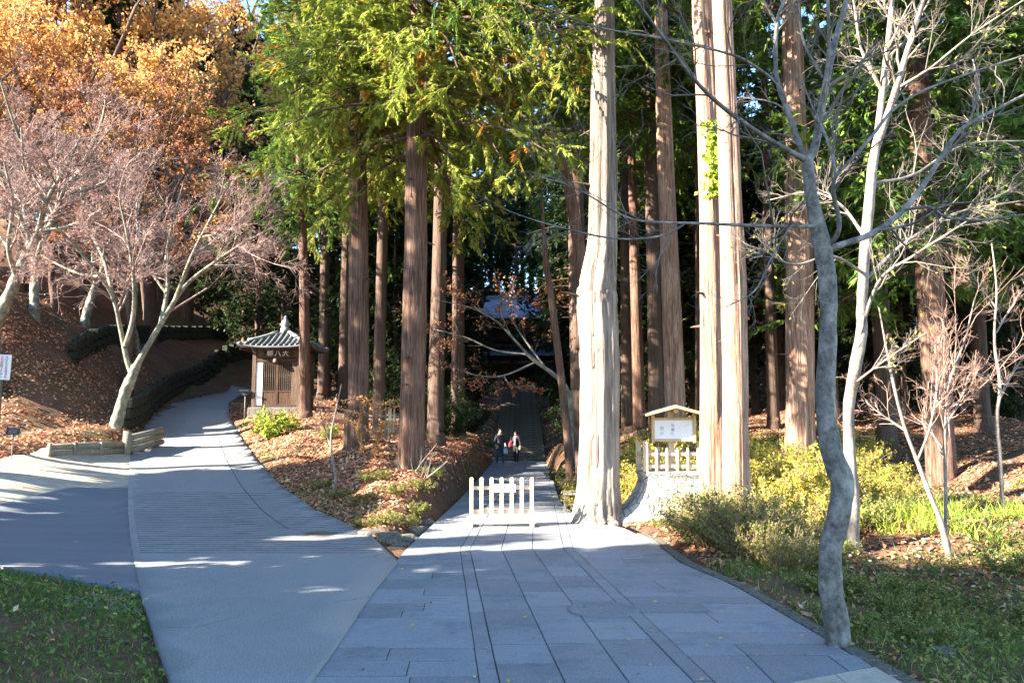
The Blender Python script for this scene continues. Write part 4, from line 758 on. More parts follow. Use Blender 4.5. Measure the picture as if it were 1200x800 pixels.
# ------------------------------------------------------------------ shrubs and ground cover
def shrub_parts(seed, r0, h, nst, nleaf, L, W, mat, wood='twig_dark'):
    r = np.random.default_rng(seed); az = r.uniform(0, 6.28, nst); sp = r.uniform(.1, 1, nst) ** .6; K = 5; t = np.linspace(0, 1, K)
    st_ = np.zeros((nst, K, 3)); st_[:, :, 0] = np.cos(az)[:, None] * (.15 * r0 + sp[:, None] * r0 * t ** 1.4 * .85); st_[:, :, 1] = np.sin(az)[:, None] * (.15 * r0 + sp[:, None] * r0 * t ** 1.4 * .85)
    st_[:, :, 2] = -.1 + t * (h * (1.05 - .45 * sp) * r.uniform(.75, 1.1, nst))[:, None]; rs = np.full((nst, K), .009) * np.linspace(1, .4, K)
    c, cr = grow(st_, rs, 6, .2, 1, .38, .8, 4, .05, .2, r, rmin=.003, minlen=.15); n = nleaf; idx = r.integers(0, len(c), n); tt = r.uniform(.05, 1, n) * 3; i = np.minimum(tt.astype(int), 2)
    p = c[idx, i] + (c[idx, i + 1] - c[idx, i]) * (tt - i)[:, None] + rdir(n, r) * .04
    V, Fq = leaves(p, rdir(n, r) * .9 + np.array([0, 0, -.1]), rdir(n, r) * .7 + np.array([0, 0, .8]), L * r.uniform(.6, 1.3, n), W * r.uniform(.6, 1.3, n))
    return mesh_np('foliage', V, Fq, M[mat]), mesh_np('stems', *join([tubes(st_, rs, 4), tubes(c, cr, 3)]), M[wood], True)
SH = {'y1': shrub_parts(1, 1.0, 1.25, 34, 2200, .08, .045, 'fol_yellow', 'twig_pale'), 'y2': shrub_parts(2, 1.15, 1.0, 34, 2300, .075, .042, 'fol_yellow', 'twig_pale'), 'o1': shrub_parts(3, .8, 1.0, 40, 2200, .06, .03, 'fol_olive', 'twig_pale'),
      'o2': shrub_parts(4, .9, .7, 24, 2200, .07, .04, 'fol_olive'), 'l1': shrub_parts(5, .7, 1.1, 16, 900, .14, .06, 'fol_lime'), 'd1': shrub_parts(6, 1.1, 1.6, 22, 2600, .12, .06, 'fol_dark'), 'd2': shrub_parts(7, 1.3, 2.4, 26, 3600, .13, .065, 'fol_dark')}
def shrub(kind, x, y, s, label, group=None, name='shrub', rz=None, dz=0):
    e = empty(name, (x, y, H1(x, y) + dz), random.uniform(0, 6.28) if rz is None else rz, label, 'shrub', group); e.scale = (s, s, s * (random.uniform(.6, 1.35) if kind[0] == 'y' else random.uniform(.9, 1.1)))
    for nm, me in zip(('foliage', 'stems'), SH[kind]): link(nm, me, e)
rs_ = random.Random(3)
for u, d, s in [(735, 20., .75), (748, 22, .95), (770, 23, 1.), (712, 23, .8), (730, 26, 1.1), (795, 24, 1.1), (815, 22, 1.), (680, 19.5, .5), (672, 22, .6), (845, 23, 1.1), (885, 22, 1.15), (905, 19, 1.1), (880, 18, 1.), (925, 20.5, .95), (960, 20, .9), (950, 17, .8), (910, 16.2, .8), (985, 18.5, .75), (990, 23, 1.), (760, 29, 1.2), (870, 27, 1.2), (1000, 27, 1.1), (835, 19, .85), (900, 23, 1.2), (940, 17.5, .7), (970, 16, .7), (985, 21, .9), (1015, 19, .8), (1035, 21, .8), (865, 20.5, 1.), (700, 20.5, .6), (725, 18.6, .5), (755, 19.6, .7), (893, 15.5, .75), (915, 14.6, .7), (935, 15.5, .7), (955, 14.6, .6), (975, 14.2, .6), (925, 18.5, .9), (945, 22, 1.), (965, 24, 1.), (1010, 17, .7), (1025, 24, .9), (1045, 18, .6), (860, 24, 1.2), (830, 26, 1.2), (780, 20.8, .8), (800, 21, .8), (820, 18, .6)]:
    p = on(u, 0, d); shrub('y1' if rs_.random() < .5 else 'y2', p.x, p.y, s, 'sunlit yellow leaved shrub in the thicket around the notice board and cedars', 'yellow shrubs of the thicket')
for u, d, s in [(815, 13.9, .95), (835, 13.3, 1.15), (855, 12.9, 1.1), (878, 13.2, 1.1), (845, 14.2, 1.2), (895, 12.4, .8), (915, 11.8, .75), (935, 13.5, .9), (870, 12.3, .7), (825, 13.6, 1.)]:
    p = on(u, 0, d); shrub('o1', p.x, p.y, s, 'wispy olive twig shrub at the foot of the paired cedars', 'wispy shrubs beside the paving edge')
for u, d, s in [(430, 15.6, .34), (452, 15.4, .36), (475, 15.8, .38), (488, 17., .42), (496, 18.6, .45), (462, 17.6, .45), (400, 18.5, .4), (425, 17.4, .42), (440, 19, .5), (505, 20.2, .45), (380, 20.5, .4)]:
    p = on(u, 0, d); shrub('o2', p.x, p.y, s, 'scrubby olive weed clump at the tip of the leaf bank', 'scrubby weeds on the bank tip')
for u, d, s in [(960, 10.4, .55), (1010, 10.5, .6), (1050, 11., .6), (1080, 9.6, .5), (1040, 9.2, .5), (1120, 10.5, .55), (1000, 14.5, .8), (1040, 15, .8), (1165, 11.5, .55), (960, 12.2, .6), (1020, 8.2, .4), (1070, 8, .42), (1130, 8.6, .42), (1190, 9.5, .5)]:
    p = on(u, 0, d); shrub('o2', p.x, p.y, s, 'low olive green undergrowth clump right of the edge stones', 'low undergrowth of the right verge')
p = on(318, 0, 30.5); shrub('l1', p.x, p.y, 1.25, 'lime green leafy shrub in front of the shrine')
p = on(340, 0, 31.5); shrub('l1', p.x, p.y, .8, 'smaller lime shrub between the shrine front and the slender cedar')
p = on(385, 0, 28.5); shrub('l1', p.x, p.y, .6, 'thin lime sprig beside the sapling on the sunny bank')
for u, d, s, lab in [(650, 30, .42, 'dark clipped round bush at the right edge of the far path')]:
    p = on(u, 0, d); shrub('d1', p.x, p.y, s, lab)
for u, d, s in [(455, 46, 1.4), (490, 43, 1.3), (520, 45, 1.3), (545, 50, 1.2), (430, 52, 1.6), (470, 58, 1.7), (500, 34, .8), (530, 36, .9), (395, 56, 1.7), (350, 60, 1.8), (310, 64, 2.), (270, 62, 1.8), (675, 44, 1.2), (700, 48, 1.4), (660, 56, 1.5), (550, 62, 1.6), (655, 66, 1.6), (720, 58, 1.6), (1060, 42, 1.5), (1110, 46, 1.6), (1160, 42, 1.5), (1190, 36, 1.2), (1020, 50, 1.6), (230, 66, 1.8)]:
    p = on(u, 0, d); shrub('d2', p.x, p.y, s, 'dark evergreen understorey bush in the shaded wood', 'dark understorey bushes')

def scatter(n, box, cond, seed):
    r = np.random.default_rng(seed); x = r.uniform(box[0], box[1], n); y = r.uniform(box[2], box[3], n); k = cond(x, y, r); return x[k], y[k], r
ALLP = (PATH_POLY, ROAD_POLY, ASPH_POLY, GRAV_POLY)
def offpave(x, y, m=.0): return np.minimum.reduce([sdist(q, x, y) for q in ALLP]) > m
def slope_n(x, y):
    e = .15; z = H(x, y); return nrm(np.stack([-(H(x + e, y) - z) / e, -(H(x, y + e) - z) / e, np.ones_like(z)], -1)), z
def litter(name, n, box, cond, seed, mat, L, W, label, lift=.015, tilt=.45):
    x, y, r = scatter(n, box, cond, seed); nn, z = slope_n(x, y); m = len(x); d = rdir(m, r); d = nrm(d - (d * nn).sum(1, keepdims=True) * nn + nn * r.uniform(-.1, tilt, m)[:, None])
    V, Fq = leaves(np.stack([x, y, z + lift * r.uniform(.3, 2.2, m)], 1), d, nrm(nn + rdir(m, r) * tilt), L * r.uniform(.6, 1.3, m), W * r.uniform(.6, 1.3, m)); return tag(link(name, mesh_np(name, V, Fq, M[mat])), label, 'leaves', kind='stuff')
infr = lambda x, y: np.abs(x) < .66 * y + 1
litter('fallen_leaves', 90000, (-26, -3, 17, 46), lambda x, y, r: (sdist(PATH_POLY, x, y) > 1.) & offpave(x, y, -.05) & infr(x, y) & (r.uniform(size=len(x)) < np.clip(32 / y, .3, 1) ** 2 * np.clip(.75 + 1.6 * lump(x * 1.7, y * 1.7), .2, 1)), 11, 'litter', .115, .085, 'brown and russet fallen leaves carpeting the left slope and bank')
litter('fallen_leaves', 60000, (-7, 0, 14, 40), lambda x, y, r: offpave(x, y, .0) & (x < 0) & (x > -.3 * y - 3) & (sdist(PATH_POLY, x, y) + r.uniform(-.15, .9, len(x)) > 1.0), 12, 'litter', .09, .065, 'russet fallen leaves on the bank between road and path')
litter('fallen_leaves', 90000, (2.2, 22, 5, 40), lambda x, y, r: offpave(x, y, -.15) & infr(x, y) & (lump(x * .7 + 9, y * .7) * 1.5 + r.normal(size=len(x)) * .15 + .12 * (x - 5) * (y > 11) > -.12), 13, 'litter', .095, .07, 'dry fallen leaves under the bare trees on the right bank')
litter('fallen_leaves', 20000, (-14, 26, 40, 78), lambda x, y, r: offpave(x, y, .0) & infr(x, y) & ~((np.abs(x - .5) < 1.6) & (y < 76) & (r.uniform(size=len(x)) < .93)), 14, 'litter', .2, .15, 'fallen leaves on the shaded forest floor')
# loose leaves blown over paving and road
def loose(n, box, cond, seed, mat, L, label):
    x, y, r = scatter(n, box, cond, seed); z = Hs(x, y) + .018; m = len(x); d = rdir(m, r); d[:, 2] *= .25
    V, Fq = leaves(np.stack([x, y, z], 1), d, nrm(np.array([0, 0, 1.]) + rdir(m, r) * .3), L * r.uniform(.5, 1.2, m), L * .7 * r.uniform(.5, 1.2, m)); tag(link('fallen_leaves', mesh_np('fallen_leaves', V, Fq, M[mat])), label, 'leaves', kind='stuff')
loose(420, (-2, 3, 6.5, 40), lambda x, y, r: sdist(PATH_POLY, x, y) < -.05, 15, 'litter_yellow', .055, 'scattered yellow leaves on the stone paving')
loose(3200, (-22, 0, 7, 56), lambda x, y, r: (sdist(ROAD_POLY, x, y) < -.03) & (np.exp(sdist(ROAD_POLY, x, y) * 1.6) * (.05 + .95 * (y > 20)) > r.uniform(size=len(x))), 16, 'litter', .075, 'russet leaves drifted along the concrete road edges')
loose(500, (-20, -4, 8, 30), lambda x, y, r: (sdist(GRAV_POLY, x, y) < -.03) | ((sdist(ASPH_POLY, x, y) < 0) & (r.uniform(size=len(x)) < .08)), 17, 'litter', .07, 'few russet leaves on the drive and sandy apron')
def grass(name, n, box, cond, seed, h, label, mat='grass', wd=.012):
    x, y, r = scatter(n, box, cond, seed); z = H(x, y); m = len(x); d = nrm(rdir(m, r) * np.array([.7, .7, .2]) + np.array([0, 0, .9])); hh = h * r.uniform(.4, 1.3, m)
    V, Fq = leaves(np.stack([x, y, z - .01], 1), d, rdir(m, r), hh, wd * r.uniform(.6, 1.4, m), .35); tag(link(name, mesh_np(name, V, Fq, M[mat])), label, 'grass', kind='stuff')
patchy = lambda x, y, k, th, r: lump(x * k + 3, y * k - 5) + r.normal(size=len(x)) * .08 > th
grass('grass', 60000, (-11, -2.4, 5, 12.5), lambda x, y, r: offpave(x, y, -.07) & (x < -2.4) & (patchy(x, y, 1.3, -.02, r) | (r.uniform(size=len(x)) < .18)), 21, .07, 'short dark green grass on the mound beside the drive')
grass('grass', 70000, (2.7, 13, 5, 20), lambda x, y, r: offpave(x, y, -.12) & patchy(x, y, 1.1, .06, r) & (x > 2.4), 22, .15, 'grass and weeds on the right verge')
grass('grass', 26000, (-9, -1, 14, 28), lambda x, y, r: offpave(x, y, .02) & (np.abs(sdist(ROAD_POLY, x, y) - .4) < .45) & patchy(x, y, 1.4, -.02, r), 23, .13, 'grass fringe along the road side of the bank')
grass('grass', 12000, (5.5, 13, 11, 17), lambda x, y, r: (np.hypot((x - 8.6) / 2.6, (y - 14) / 1.5) < 1) & patchy(x, y, 1.5, -.05, r), 24, .34, 'long fresh green grass blades at the foot of the bare sapling', 'fol_lime', .016)
# weeds: larger leaves among the grass
litter('ground_ivy', 9000, (-11, -2.6, 5, 11.5), lambda x, y, r: offpave(x, y, .05) & (x < -2.6) & patchy(x, y, 1.6, .06, r), 25, 'fol_green', .05, .04, 'dark green creeping weeds on the mound beside the drive', .04, .8)
litter('ground_ivy', 15000, (2.8, 14, 5, 14), lambda x, y, r: offpave(x, y, -.1) & (x > 2.5) & patchy(x, y, .8, -.02, r), 26, 'fol_olive', .05, .038, 'creeping weeds over the near right verge', .09, .9)
litter('fallen_leaves', 500, (-11, -2.6, 5, 11.5), lambda x, y, r: offpave(x, y, .05) & (x < -3.8), 27, 'litter', .06, .045, 'few brown leaves lying on the grassy mound', .04)
r = np.random.default_rng(28); n = 420; px = r.uniform(-4.85, -4.0, n); py = r.uniform(8.9, 10.2, n); k = offpave(px, py, .01); px, py = px[k], py[k]; pz = H(px, py); n = len(px); a = r.uniform(.012, .03, n)
oc = np.array([(1, 0, 0), (0, 1, 0), (-1, 0, 0), (0, -1, 0), (0, 0, .7), (0, 0, -.7)]); of = np.array([(0, 1, 4), (1, 2, 4), (2, 3, 4), (3, 0, 4), (1, 0, 5), (2, 1, 5), (3, 2, 5), (0, 3, 5)])
V = np.stack([px, py, pz], 1)[:, None] + oc[None] * a[:, None, None] * r.uniform(.7, 1.3, (n, 6, 1)); tag(link('gravel', mesh_np('gravel', V.reshape(-1, 3), (of[None] + 6 * np.arange(n)[:, None, None]).reshape(-1, 3), M['pebble'])), 'grey gravel in the corner between drive and road', 'gravel', kind='stuff')

# ------------------------------------------------------------------ built things
def box(name, size, loc, mat, parent=None, rot=(0, 0, 0), bev=.006):
    bm = bmesh.new(); bmesh.ops.create_cube(bm, size=1); bmesh.ops.scale(bm, vec=size, verts=bm.verts)
    if bev: bmesh.ops.bevel(bm, geom=bm.edges[:], offset=min(bev, min(size) * .3), segments=1, affect='EDGES')
    me = bpy.data.meshes.new(name); bm.to_mesh(me); bm.free(); me.materials.append(M[mat]); return link(name, me, parent, loc, rot)
def rod(name, pts, rad, mat, parent=None, sides=8, cap=True):
    c = np.array([pts], float); rr = np.full((1, len(pts)), rad) if np.isscalar(rad) else np.array([rad], float)
    if cap:
        c = np.concatenate([c[:, :1], c, c[:, -1:]], 1); rr = np.concatenate([rr[:, :1] * .01, rr, rr[:, -1:] * .01], 1); d = nrm(c[0, -1] - c[0, 0]); c[0, 0] -= d * .002; c[0, -1] += d * .002
    return link(name, mesh_np(name, *tubes(c, rr, sides), M[mat], False), parent)
def rock(name, loc, size, seed, mat='rock', parent=None, label=None, group=None):
    r = np.random.default_rng(seed); bm = bmesh.new(); bmesh.ops.create_icosphere(bm, subdivisions=3, radius=1); ks = r.normal(size=(10, 3)) * np.repeat([1.6, 5.], 5)[:, None]; ph = r.uniform(0, 6, 10)
    for v in bm.verts:
        s = 1 + .15 * sum(math.sin(float(np.dot(k, v.co)) + p) for k, p in zip(ks, ph)) / 2; q = v.co * s; v.co = Vector((max(-.8, min(.8, q.x)) * size[0], max(-.8, min(.8, q.y)) * size[1], max(-.75, min(.72, q.z)) * size[2]))
    for f in bm.faces: f.smooth = True
    me = bpy.data.meshes.new(name); bm.to_mesh(me); bm.free(); me.materials.append(M[mat]); o = link(name, me, parent, loc, (0, 0, r.uniform(0, 6.28)))
    return tag(o, label, 'rock' if label else None, group)

# picket barrier across the path
gp = G(588, 616); e = empty('picket_barrier', (gp.x, gp.y, 0), 0, 'low pale wooden picket barrier with a white notice across the path', 'barrier')
for k in range(7):
    x = -.60 + .2 * k; pk = box('picket', (.074, .04, .85), (x, 0, .085 + .425), 'wood_pale', e); box('picket_top', (.05, .03, .018), (0, 0, .432), 'wood_pale', pk)
box('rail', (1.27, .035, .07), (0, .04, .74), 'wood_pale', e); box('rail', (1.27, .035, .075), (0, .04, .28), 'wood_pale', e)
box('bottom_beam', (1.36, .075, .085), (0, -.045, .10), 'wood_pale', e)
for sx in (-.60, .60): box('foot', (.08, .42, .06), (sx, -.02, .03), 'wood_pale', e); box('rear_brace', (.04, .04, .3), (sx, .11, .18), 'wood_pale', e, (R(35), 0, 0))
nt = box('notice', (.46, .012, .165), (.045, -.03, .74), 'white_paint', e, bev=.002)
for k, (ch, mt) in enumerate(zip('車両進入禁', ('grey_paint', 'red_paint', 'red_paint', 'red_paint', 'grey_paint'))): text('lettering', ch, .07, M[mt], nt, (-.15 + .075 * k, -.008, .0), (R(90), 0, 0), .001)

# bench by the furrowed giant
bp = G(668, 600); e = empty('bench', (1.38, 19.6, 0), R(86), 'small weathered wooden bench at the path edge by the furrowed giant', 'bench')
for k in range(3): box('seat_plank', (1.1, .1, .035), (0, -.115 + .115 * k, .4), 'wood_weathered', e)
for sx in (-.42, .42):
    for sy in (-.12, .12): box('leg', (.06, .06, .39), (sx, sy, .19), 'wood_weathered', e)
    box('stretcher', (.04, .2, .04), (sx, 0, .16), 'wood_weathered', e)

# roofed notice board above a flared stone plinth with its own picket railing
c = P(789, 560, 17.65); bx, by = c.x, 17.65; PS = .95; z0 = H1(bx, by)
e = empty('stone_plinth', (bx, by, 0), R(2), 'pale stone plinth flaring out at its foot under the picket railing', 'plinth'); e.scale = (PS, PS * .8, PS)
prof = [(-.12, 1.72, 1.1), (.0, 1.62, 1.05), (.08, 1.5, .98), (.18, 1.3, .86), (.32, 1.08, .74), (.5, .92, .66), (.7, .82, .62), (.88, .76, .6), (.98, .76, .6), (1.0, .8, .62), (1.07, .8, .62), (1.075, .77, .6)]
V = []; ns_ = 48; th = np.linspace(0, 2 * np.pi, ns_, endpoint=False); ct, sn = np.cos(th), np.sin(th); pw = lambda a: np.sign(a) * np.abs(a) ** .35
rp_ = np.random.default_rng(9); lum = rp_.normal(size=(12, ns_)) * .008
for k, (z, rx, ry) in enumerate(prof):
    sh = -.22 * max(0, (rx - .8)); V.append(np.stack([pw(ct) * rx * (1 + lum[k]) * np.where(ct > 0, .92, 1) + sh * 0, pw(sn) * ry * (1 + lum[k]), np.full(ns_, z)], 1))
V.append(np.stack([ct * .01, sn * .01, np.full(ns_, 1.076)], 1)); V = np.concatenate(V); kk = len(prof); i = np.arange(ns_); j = (i + 1) % ns_
link('body', mesh_np('body', V, np.concatenate([np.stack([i + a * ns_, j + a * ns_, j + (a + 1) * ns_, i + (a + 1) * ns_], 1) for a in range(kk)]), M['plinth'], True), e)
f = empty('picket_railing', (bx, by, 1.07 * PS), R(2), 'short pale picket railing on top of the stone plinth', 'railing'); f.scale = (PS, PS * .8, PS)
for sx in (-.7, .7):
    for sy in (-.5, .5):
        pt = box('post', (.11, .11, .62), (sx, sy, .31), 'wood_pale', f); box('post_cap', (.13, .13, .03), (0, 0, .322), 'wood_pale', pt)
for sy in (-.5, .5):
    for z in (.12, .38): box('rail', (1.29, .035, .07), (0, sy, z), 'wood_pale', f)
    for k in range(5): pk = box('picket', (.055, .03, .46), (-.46 + .23 * k, sy - .034 * (1 if sy < 0 else -1), .25), 'wood_pale', f); box('picket_tip', (.036, .02, .05), (0, 0, .25), 'wood_pale', pk)
for sx in (-.7, .7): box('side_rail', (.035, .89, .07), (sx, 0, .38), 'wood_pale', f); box('side_rail', (.035, .89, .07), (sx, 0, .12), 'wood_pale', f)
e = empty('notice_board', (bx, by - .1, 1.07 * PS), R(2), 'roofed wooden notice board with white panel above the picket railing', 'notice board'); e.scale = (PS, PS, PS)
box('post', (.13, .1, 1.45), (-.05, .05, .725), 'wood_pale', e)
pn = box('panel', (.86, .03, .42), (0, -.03, .92), 'white_paint', e, bev=.002)
for sx in (-.465, .465): box('frame_stile', (.07, .07, .62), (sx, -.03, .93), 'wood_yellow', e)
box('frame_rail', (.858, .07, .06), (0, -.03, .68), 'wood_yellow', e); box('frame_rail', (.858, .07, .05), (0, -.03, 1.158), 'wood_yellow', e)
box('ridge_beam', (.1, .5, .09), (0, -.05, 1.335), 'wood_yellow', e)
for s in (-1, 1):
    rf = box('roof_board', (.72, .56, .028), (s * .345, -.05, 1.345), 'wood_yellow', e, (0, R(s * 15), 0)); box('barge_board', (.72, .03, .05), (0, -.295, -.02), 'wood_yellow', rf); box('shingle_layer', (.715, .52, .012), (0, 0, .021), 'wood_weathered', rf, bev=.002)
for k, (ch, x, z, s, mt) in enumerate((('掲', -.27, .02, .1, 'grey_paint'), ('示', -.27, -.09, .1, 'grey_paint'), ('板', -.02, .09, .08, 'grey_paint'), ('案', -.02, -.01, .08, 'black_paint'), ('内', -.04, -.1, .08, 'grey_paint'), ('山門', .28, .08, .06, 'pale_letter'))): text('lettering', ch, s, M[mt], pn, (x, -.0165, z), (R(90), 0, 0), .001)

# hip-roofed shrine beside the road
kz = H1(-10.35, 38.6); KX, KY = -10.75, 38.6
e = empty('roadside_shrine', (KX, KY, kz), R(-2), 'small wooden shrine with hipped grey tile roof and lattice doors', 'shrine')
W2 = 1.04
box('stone_base', (2.5, 2.5, .5), (0, 0, -.02), 'rock', e, bev=.03)
for sx in (-1, 1):
    for sy in (-1, 1): box('corner_post', (.17, .17, 2.75), (sx * W2, sy * W2, .23 + 1.375), 'wood_brown', e)
box('front_panel', (.3, .05, 2.0), (-W2 + .24, -W2 - .02, 1.28), 'white_paint', e); box('front_panel', (.24, .05, 2.0), (W2 - .22, -W2 - .02, 1.28), 'wood_brown', e)  # left panel painted white as sunlight on the post; right one brown
box('side_wall', (.06, 1.9, 2.6), (W2, 0, 1.53), 'wood_brown', e); box('side_wall', (.06, 1.9, 2.6), (-W2, 0, 1.53), 'wood_brown', e); box('back_wall', (1.9, .06, 2.6), (0, W2, 1.53), 'wood_brown', e)
for sx in (-1, 1): box('side_rail', (.05, 1.9, .1), (sx * (W2 + .055), 0, 1.45), 'wood_dark', e)
box('lintel', (1.9, .14, .16), (0, -W2, 2.38), 'wood_dark', e); box('head_board', (1.9, .08, .42), (0, -W2 + .02, 2.7), 'wood_brown', e); box('sill', (1.9, .16, .12), (0, -W2, .28), 'wood_dark', e)
for s in (-1, 1):
    dr = empty('lattice_door', (s * .36 + .02, -W2 - .01, .34), 0); dr.parent = e
    for sx in (-.33, .33): box('stile', (.06, .05, 1.94), (sx, 0, .98), 'wood_dark', dr)
    for z in (.03, .62, 1.92): box('rail', (.6, .045, .07), (0, 0, z), 'wood_dark', dr)
    for k in range(6): box('lattice_bar', (.022, .02, 1.24), (-.24 + .096 * k, -.005, 1.27), 'wood_brown', dr, bev=0)
    for k in range(10): box('lattice_bar', (.6, .02, .022), (0, .018, .72 + .122 * k), 'wood_brown', dr, bev=0)
    box('lower_panel', (.6, .02, .54), (0, .01, .33), 'wood_dark', dr)
box('dark_interior', (1.9, .04, 2.3), (0, -W2 + .3, 1.45), 'black_paint', e)  # black sheet behind the lattice stands in for the unlit interior
pl = box('name_plaque', (1.25, .05, .34), (.05, -W2 - .1, 2.68), 'wood_dark', e, (R(-8), 0, 0)); box('plaque_rim', (1.3, .04, .04), (0, -.02, .17), 'wood_brown', pl); box('plaque_rim', (1.3, .04, .04), (0, -.02, -.17), 'wood_brown', pl)
for ch, x in (('輔', -.36), ('八', .0), ('大', .36)): text('lettering', ch, .3, M['pale_letter'], pl, (x, -.03, 0), (R(90), 0, 0), .004, .004)
rod('bell', [(0, -W2 - .25, 2.46), (0, -W2 - .25, 2.42), (0, -W2 - .25, 2.3), (0, -W2 - .25, 2.25)], [.03, .1, .12, .11], 'iron', e, 14)
EV, RISE, EZ = 1.68, .9, 2.98
def roof_pt(side, a, t):     # side 0..3 (0 front), a -1..1 along the eave, t 0 eave .. 1 apex; slight upward sweep at the corners
    hw = EV * (1 - t); z = EZ + RISE * (t ** 1.25) + .16 * (abs(a) ** 3) * (1 - t) ** 2; x, y = a * hw, -hw
    for _ in range(side): x, y = -y, x
    return (x, y, z)
for sd in range(4):
    g = [[roof_pt(sd, a, t) for a in np.linspace(-1, 1, 13)] for t in np.linspace(0, .97, 8)]; V = np.array(g).reshape(-1, 3); I2 = (np.arange(7)[:, None] * 13 + np.arange(12)).ravel(); Fq = np.stack([I2, I2 + 1, I2 + 14, I2 + 13], 1)
    V2 = V - np.array([0, 0, .09]); rf = link('roof_slope', mesh_np('roof_slope', np.concatenate([V, V2]), np.concatenate([Fq, Fq[:, ::-1] + len(V), np.stack([np.arange(12), np.arange(12) + len(V), np.arange(12) + 1 + len(V), np.arange(12) + 1], 1)]), M['tile']), e)
    for k in range(13):
        a0 = -.92 + 1.84 * k / 12; x0 = a0 * EV; tm = 1 - abs(x0) / EV - .03; pts = []
        for t in np.linspace(-.015, max(tm, .06), 6):
            hw = EV * (1 - t); q = roof_pt(sd, max(-1, min(1, x0 / hw)), max(t, 0)); pts.append((q[0], q[1], q[2] + .025))
        rod('tile_row', pts, .062, 'tile', rf, 8)
    rod('eave_batten', [(*roof_pt(sd, a, .04)[:2], roof_pt(sd, a, .04)[2] - .12) for a in np.linspace(-.96, .96, 9)], .045, 'wood_dark', rf, 6)
    for k in range(15): a0 = -.86 + 1.72 * k / 14; q0 = roof_pt(sd, a0, .03); q1 = roof_pt(sd, a0 * EV * .97 / (EV * .6) * .62, .42); rod('rafter', [(q0[0], q0[1], q0[2] - .13), (q0[0] * (1 if sd % 2 == 0 else .6), q0[1] * (.6 if sd % 2 == 0 else 1), q0[2] + .05)], .03, 'wood_dark', rf, 4)
    rod('hip_ridge', [(*roof_pt(sd, 1, t)[:2], roof_pt(sd, 1, t)[2] + .07) for t in np.linspace(-.02, .96, 9)], .085, 'tile_pale', rf, 8)
fn = rod('finial', [(0, 0, EZ + RISE - .1), (0, 0, EZ + RISE + .1), (0, 0, EZ + RISE + .12), (0, 0, EZ + RISE + .2), (0, 0, EZ + RISE + .32), (0, 0, EZ + RISE + .45), (0, 0, EZ + RISE + .55), (0, 0, EZ + RISE + .64), (0, 0, EZ + RISE + .72)], [.22, .22, .15, .17, .2, .16, .07, .08, .01], 'tile_pale', e, 14)
for s in (-1, 1): box('finial_ear', (.12, .06, .1), (s * .2, 0, EZ + RISE + .3), 'tile_pale', e, (0, R(25 * s), 0))

# lamp on a post before the shrine
p = on(288, 0, 37.5); e = empty('post_lamp', p, 0, 'thin dark post lamp at the roadside left of the shrine', 'lamp')
rod('post', [(0, 0, -.1), (0, 0, 1.15)], .03, 'iron', e); box('lamp_head', (.2, .2, .18), (0, 0, 1.22), 'sign_dark', e); box('lamp_cap', (.42, .42, .05), (0, 0, 1.335), 'sign_dark', e)

# log edging in front of the maple
a = on(62, 0, 24.6); b2 = on(152, 0, 27.4); a.z = H1(a.x, a.y); b2.z = H1(b2.x, b2.y)
e = empty('log_edging', a, 0, 'low weathered log edging holding back the leaf slope', 'edging'); dv = b2 - a; L_ = dv.length
for z in (.13, .34): rod('log', [(0, 0, z), (dv.x * .5, dv.y * .5, dv.z * .5 + z + .01), (dv.x, dv.y, dv.z + z)], .105, 'wood_weathered', e, 12)
for t in (.02, .32, .66): rod('stake', [(dv.x * t + .05, dv.y * t - .14, dv.z * t - .2), (dv.x * t + .05, dv.y * t - .14, dv.z * t + .46)], .06, 'wood_weathered', e, 10)
dv2 = Vector((.15, 2.4, .25))
for z in (.13, .34, .55): rod('return_log', [(dv.x, dv.y, dv.z + z), (dv.x + dv2.x, dv.y + dv2.y, dv.z + dv2.z + z)], .1, 'wood_weathered', e, 12)
rod('corner_post', [(dv.x + .05, dv.y - .1, dv.z - .3), (dv.x + .05, dv.y - .1, dv.z + .78)], .13, 'wood_weathered', e, 14)
# hold-back of earth is the land itself; low signs on the slope
p = on(19, 0, 22.6); e = empty('name_stake', p, R(8), 'small black label on a pale stake in the leaf litter', 'sign')
rod('stake', [(0, 0, -.1), (0, .02, .78)], .018, 'wood_weathered', e); sg = box('label_plate', (.34, .03, .2), (0, -.01, .86), 'sign_dark', e, (R(-20), 0, 0))
for z in (.045, -.01, -.055): box('lettering_line', (.22, .004, .012), (0, -.016, z), 'grey_paint', sg, bev=0)
q = P(2, 430, 21.5); gz = H1(q.x, q.y); e = empty('white_notice', (q.x, q.y, gz), R(10), 'white notice plate with red and black vertical lettering on the leaf slope', 'sign')
rod('post', [(0, .04, -.2), (0, .04, q.z - gz + .25)], .03, 'iron', e); pn = box('plate', (.44, .02, .66), (0, 0, q.z - gz), 'white_paint', e, (0, R(1.5), 0), .003)
for x, s in ((.11, '大切な自然環境を'), (-.0, '火気厳禁ですから')):
    for k, ch in enumerate(s): text('lettering', ch, .078, M['red_paint' if (3 <= k <= 6) == (x > .05) else 'black_paint'], pn, (x, -.012, .26 - .074 * k), (R(90), 0, 0), .001)

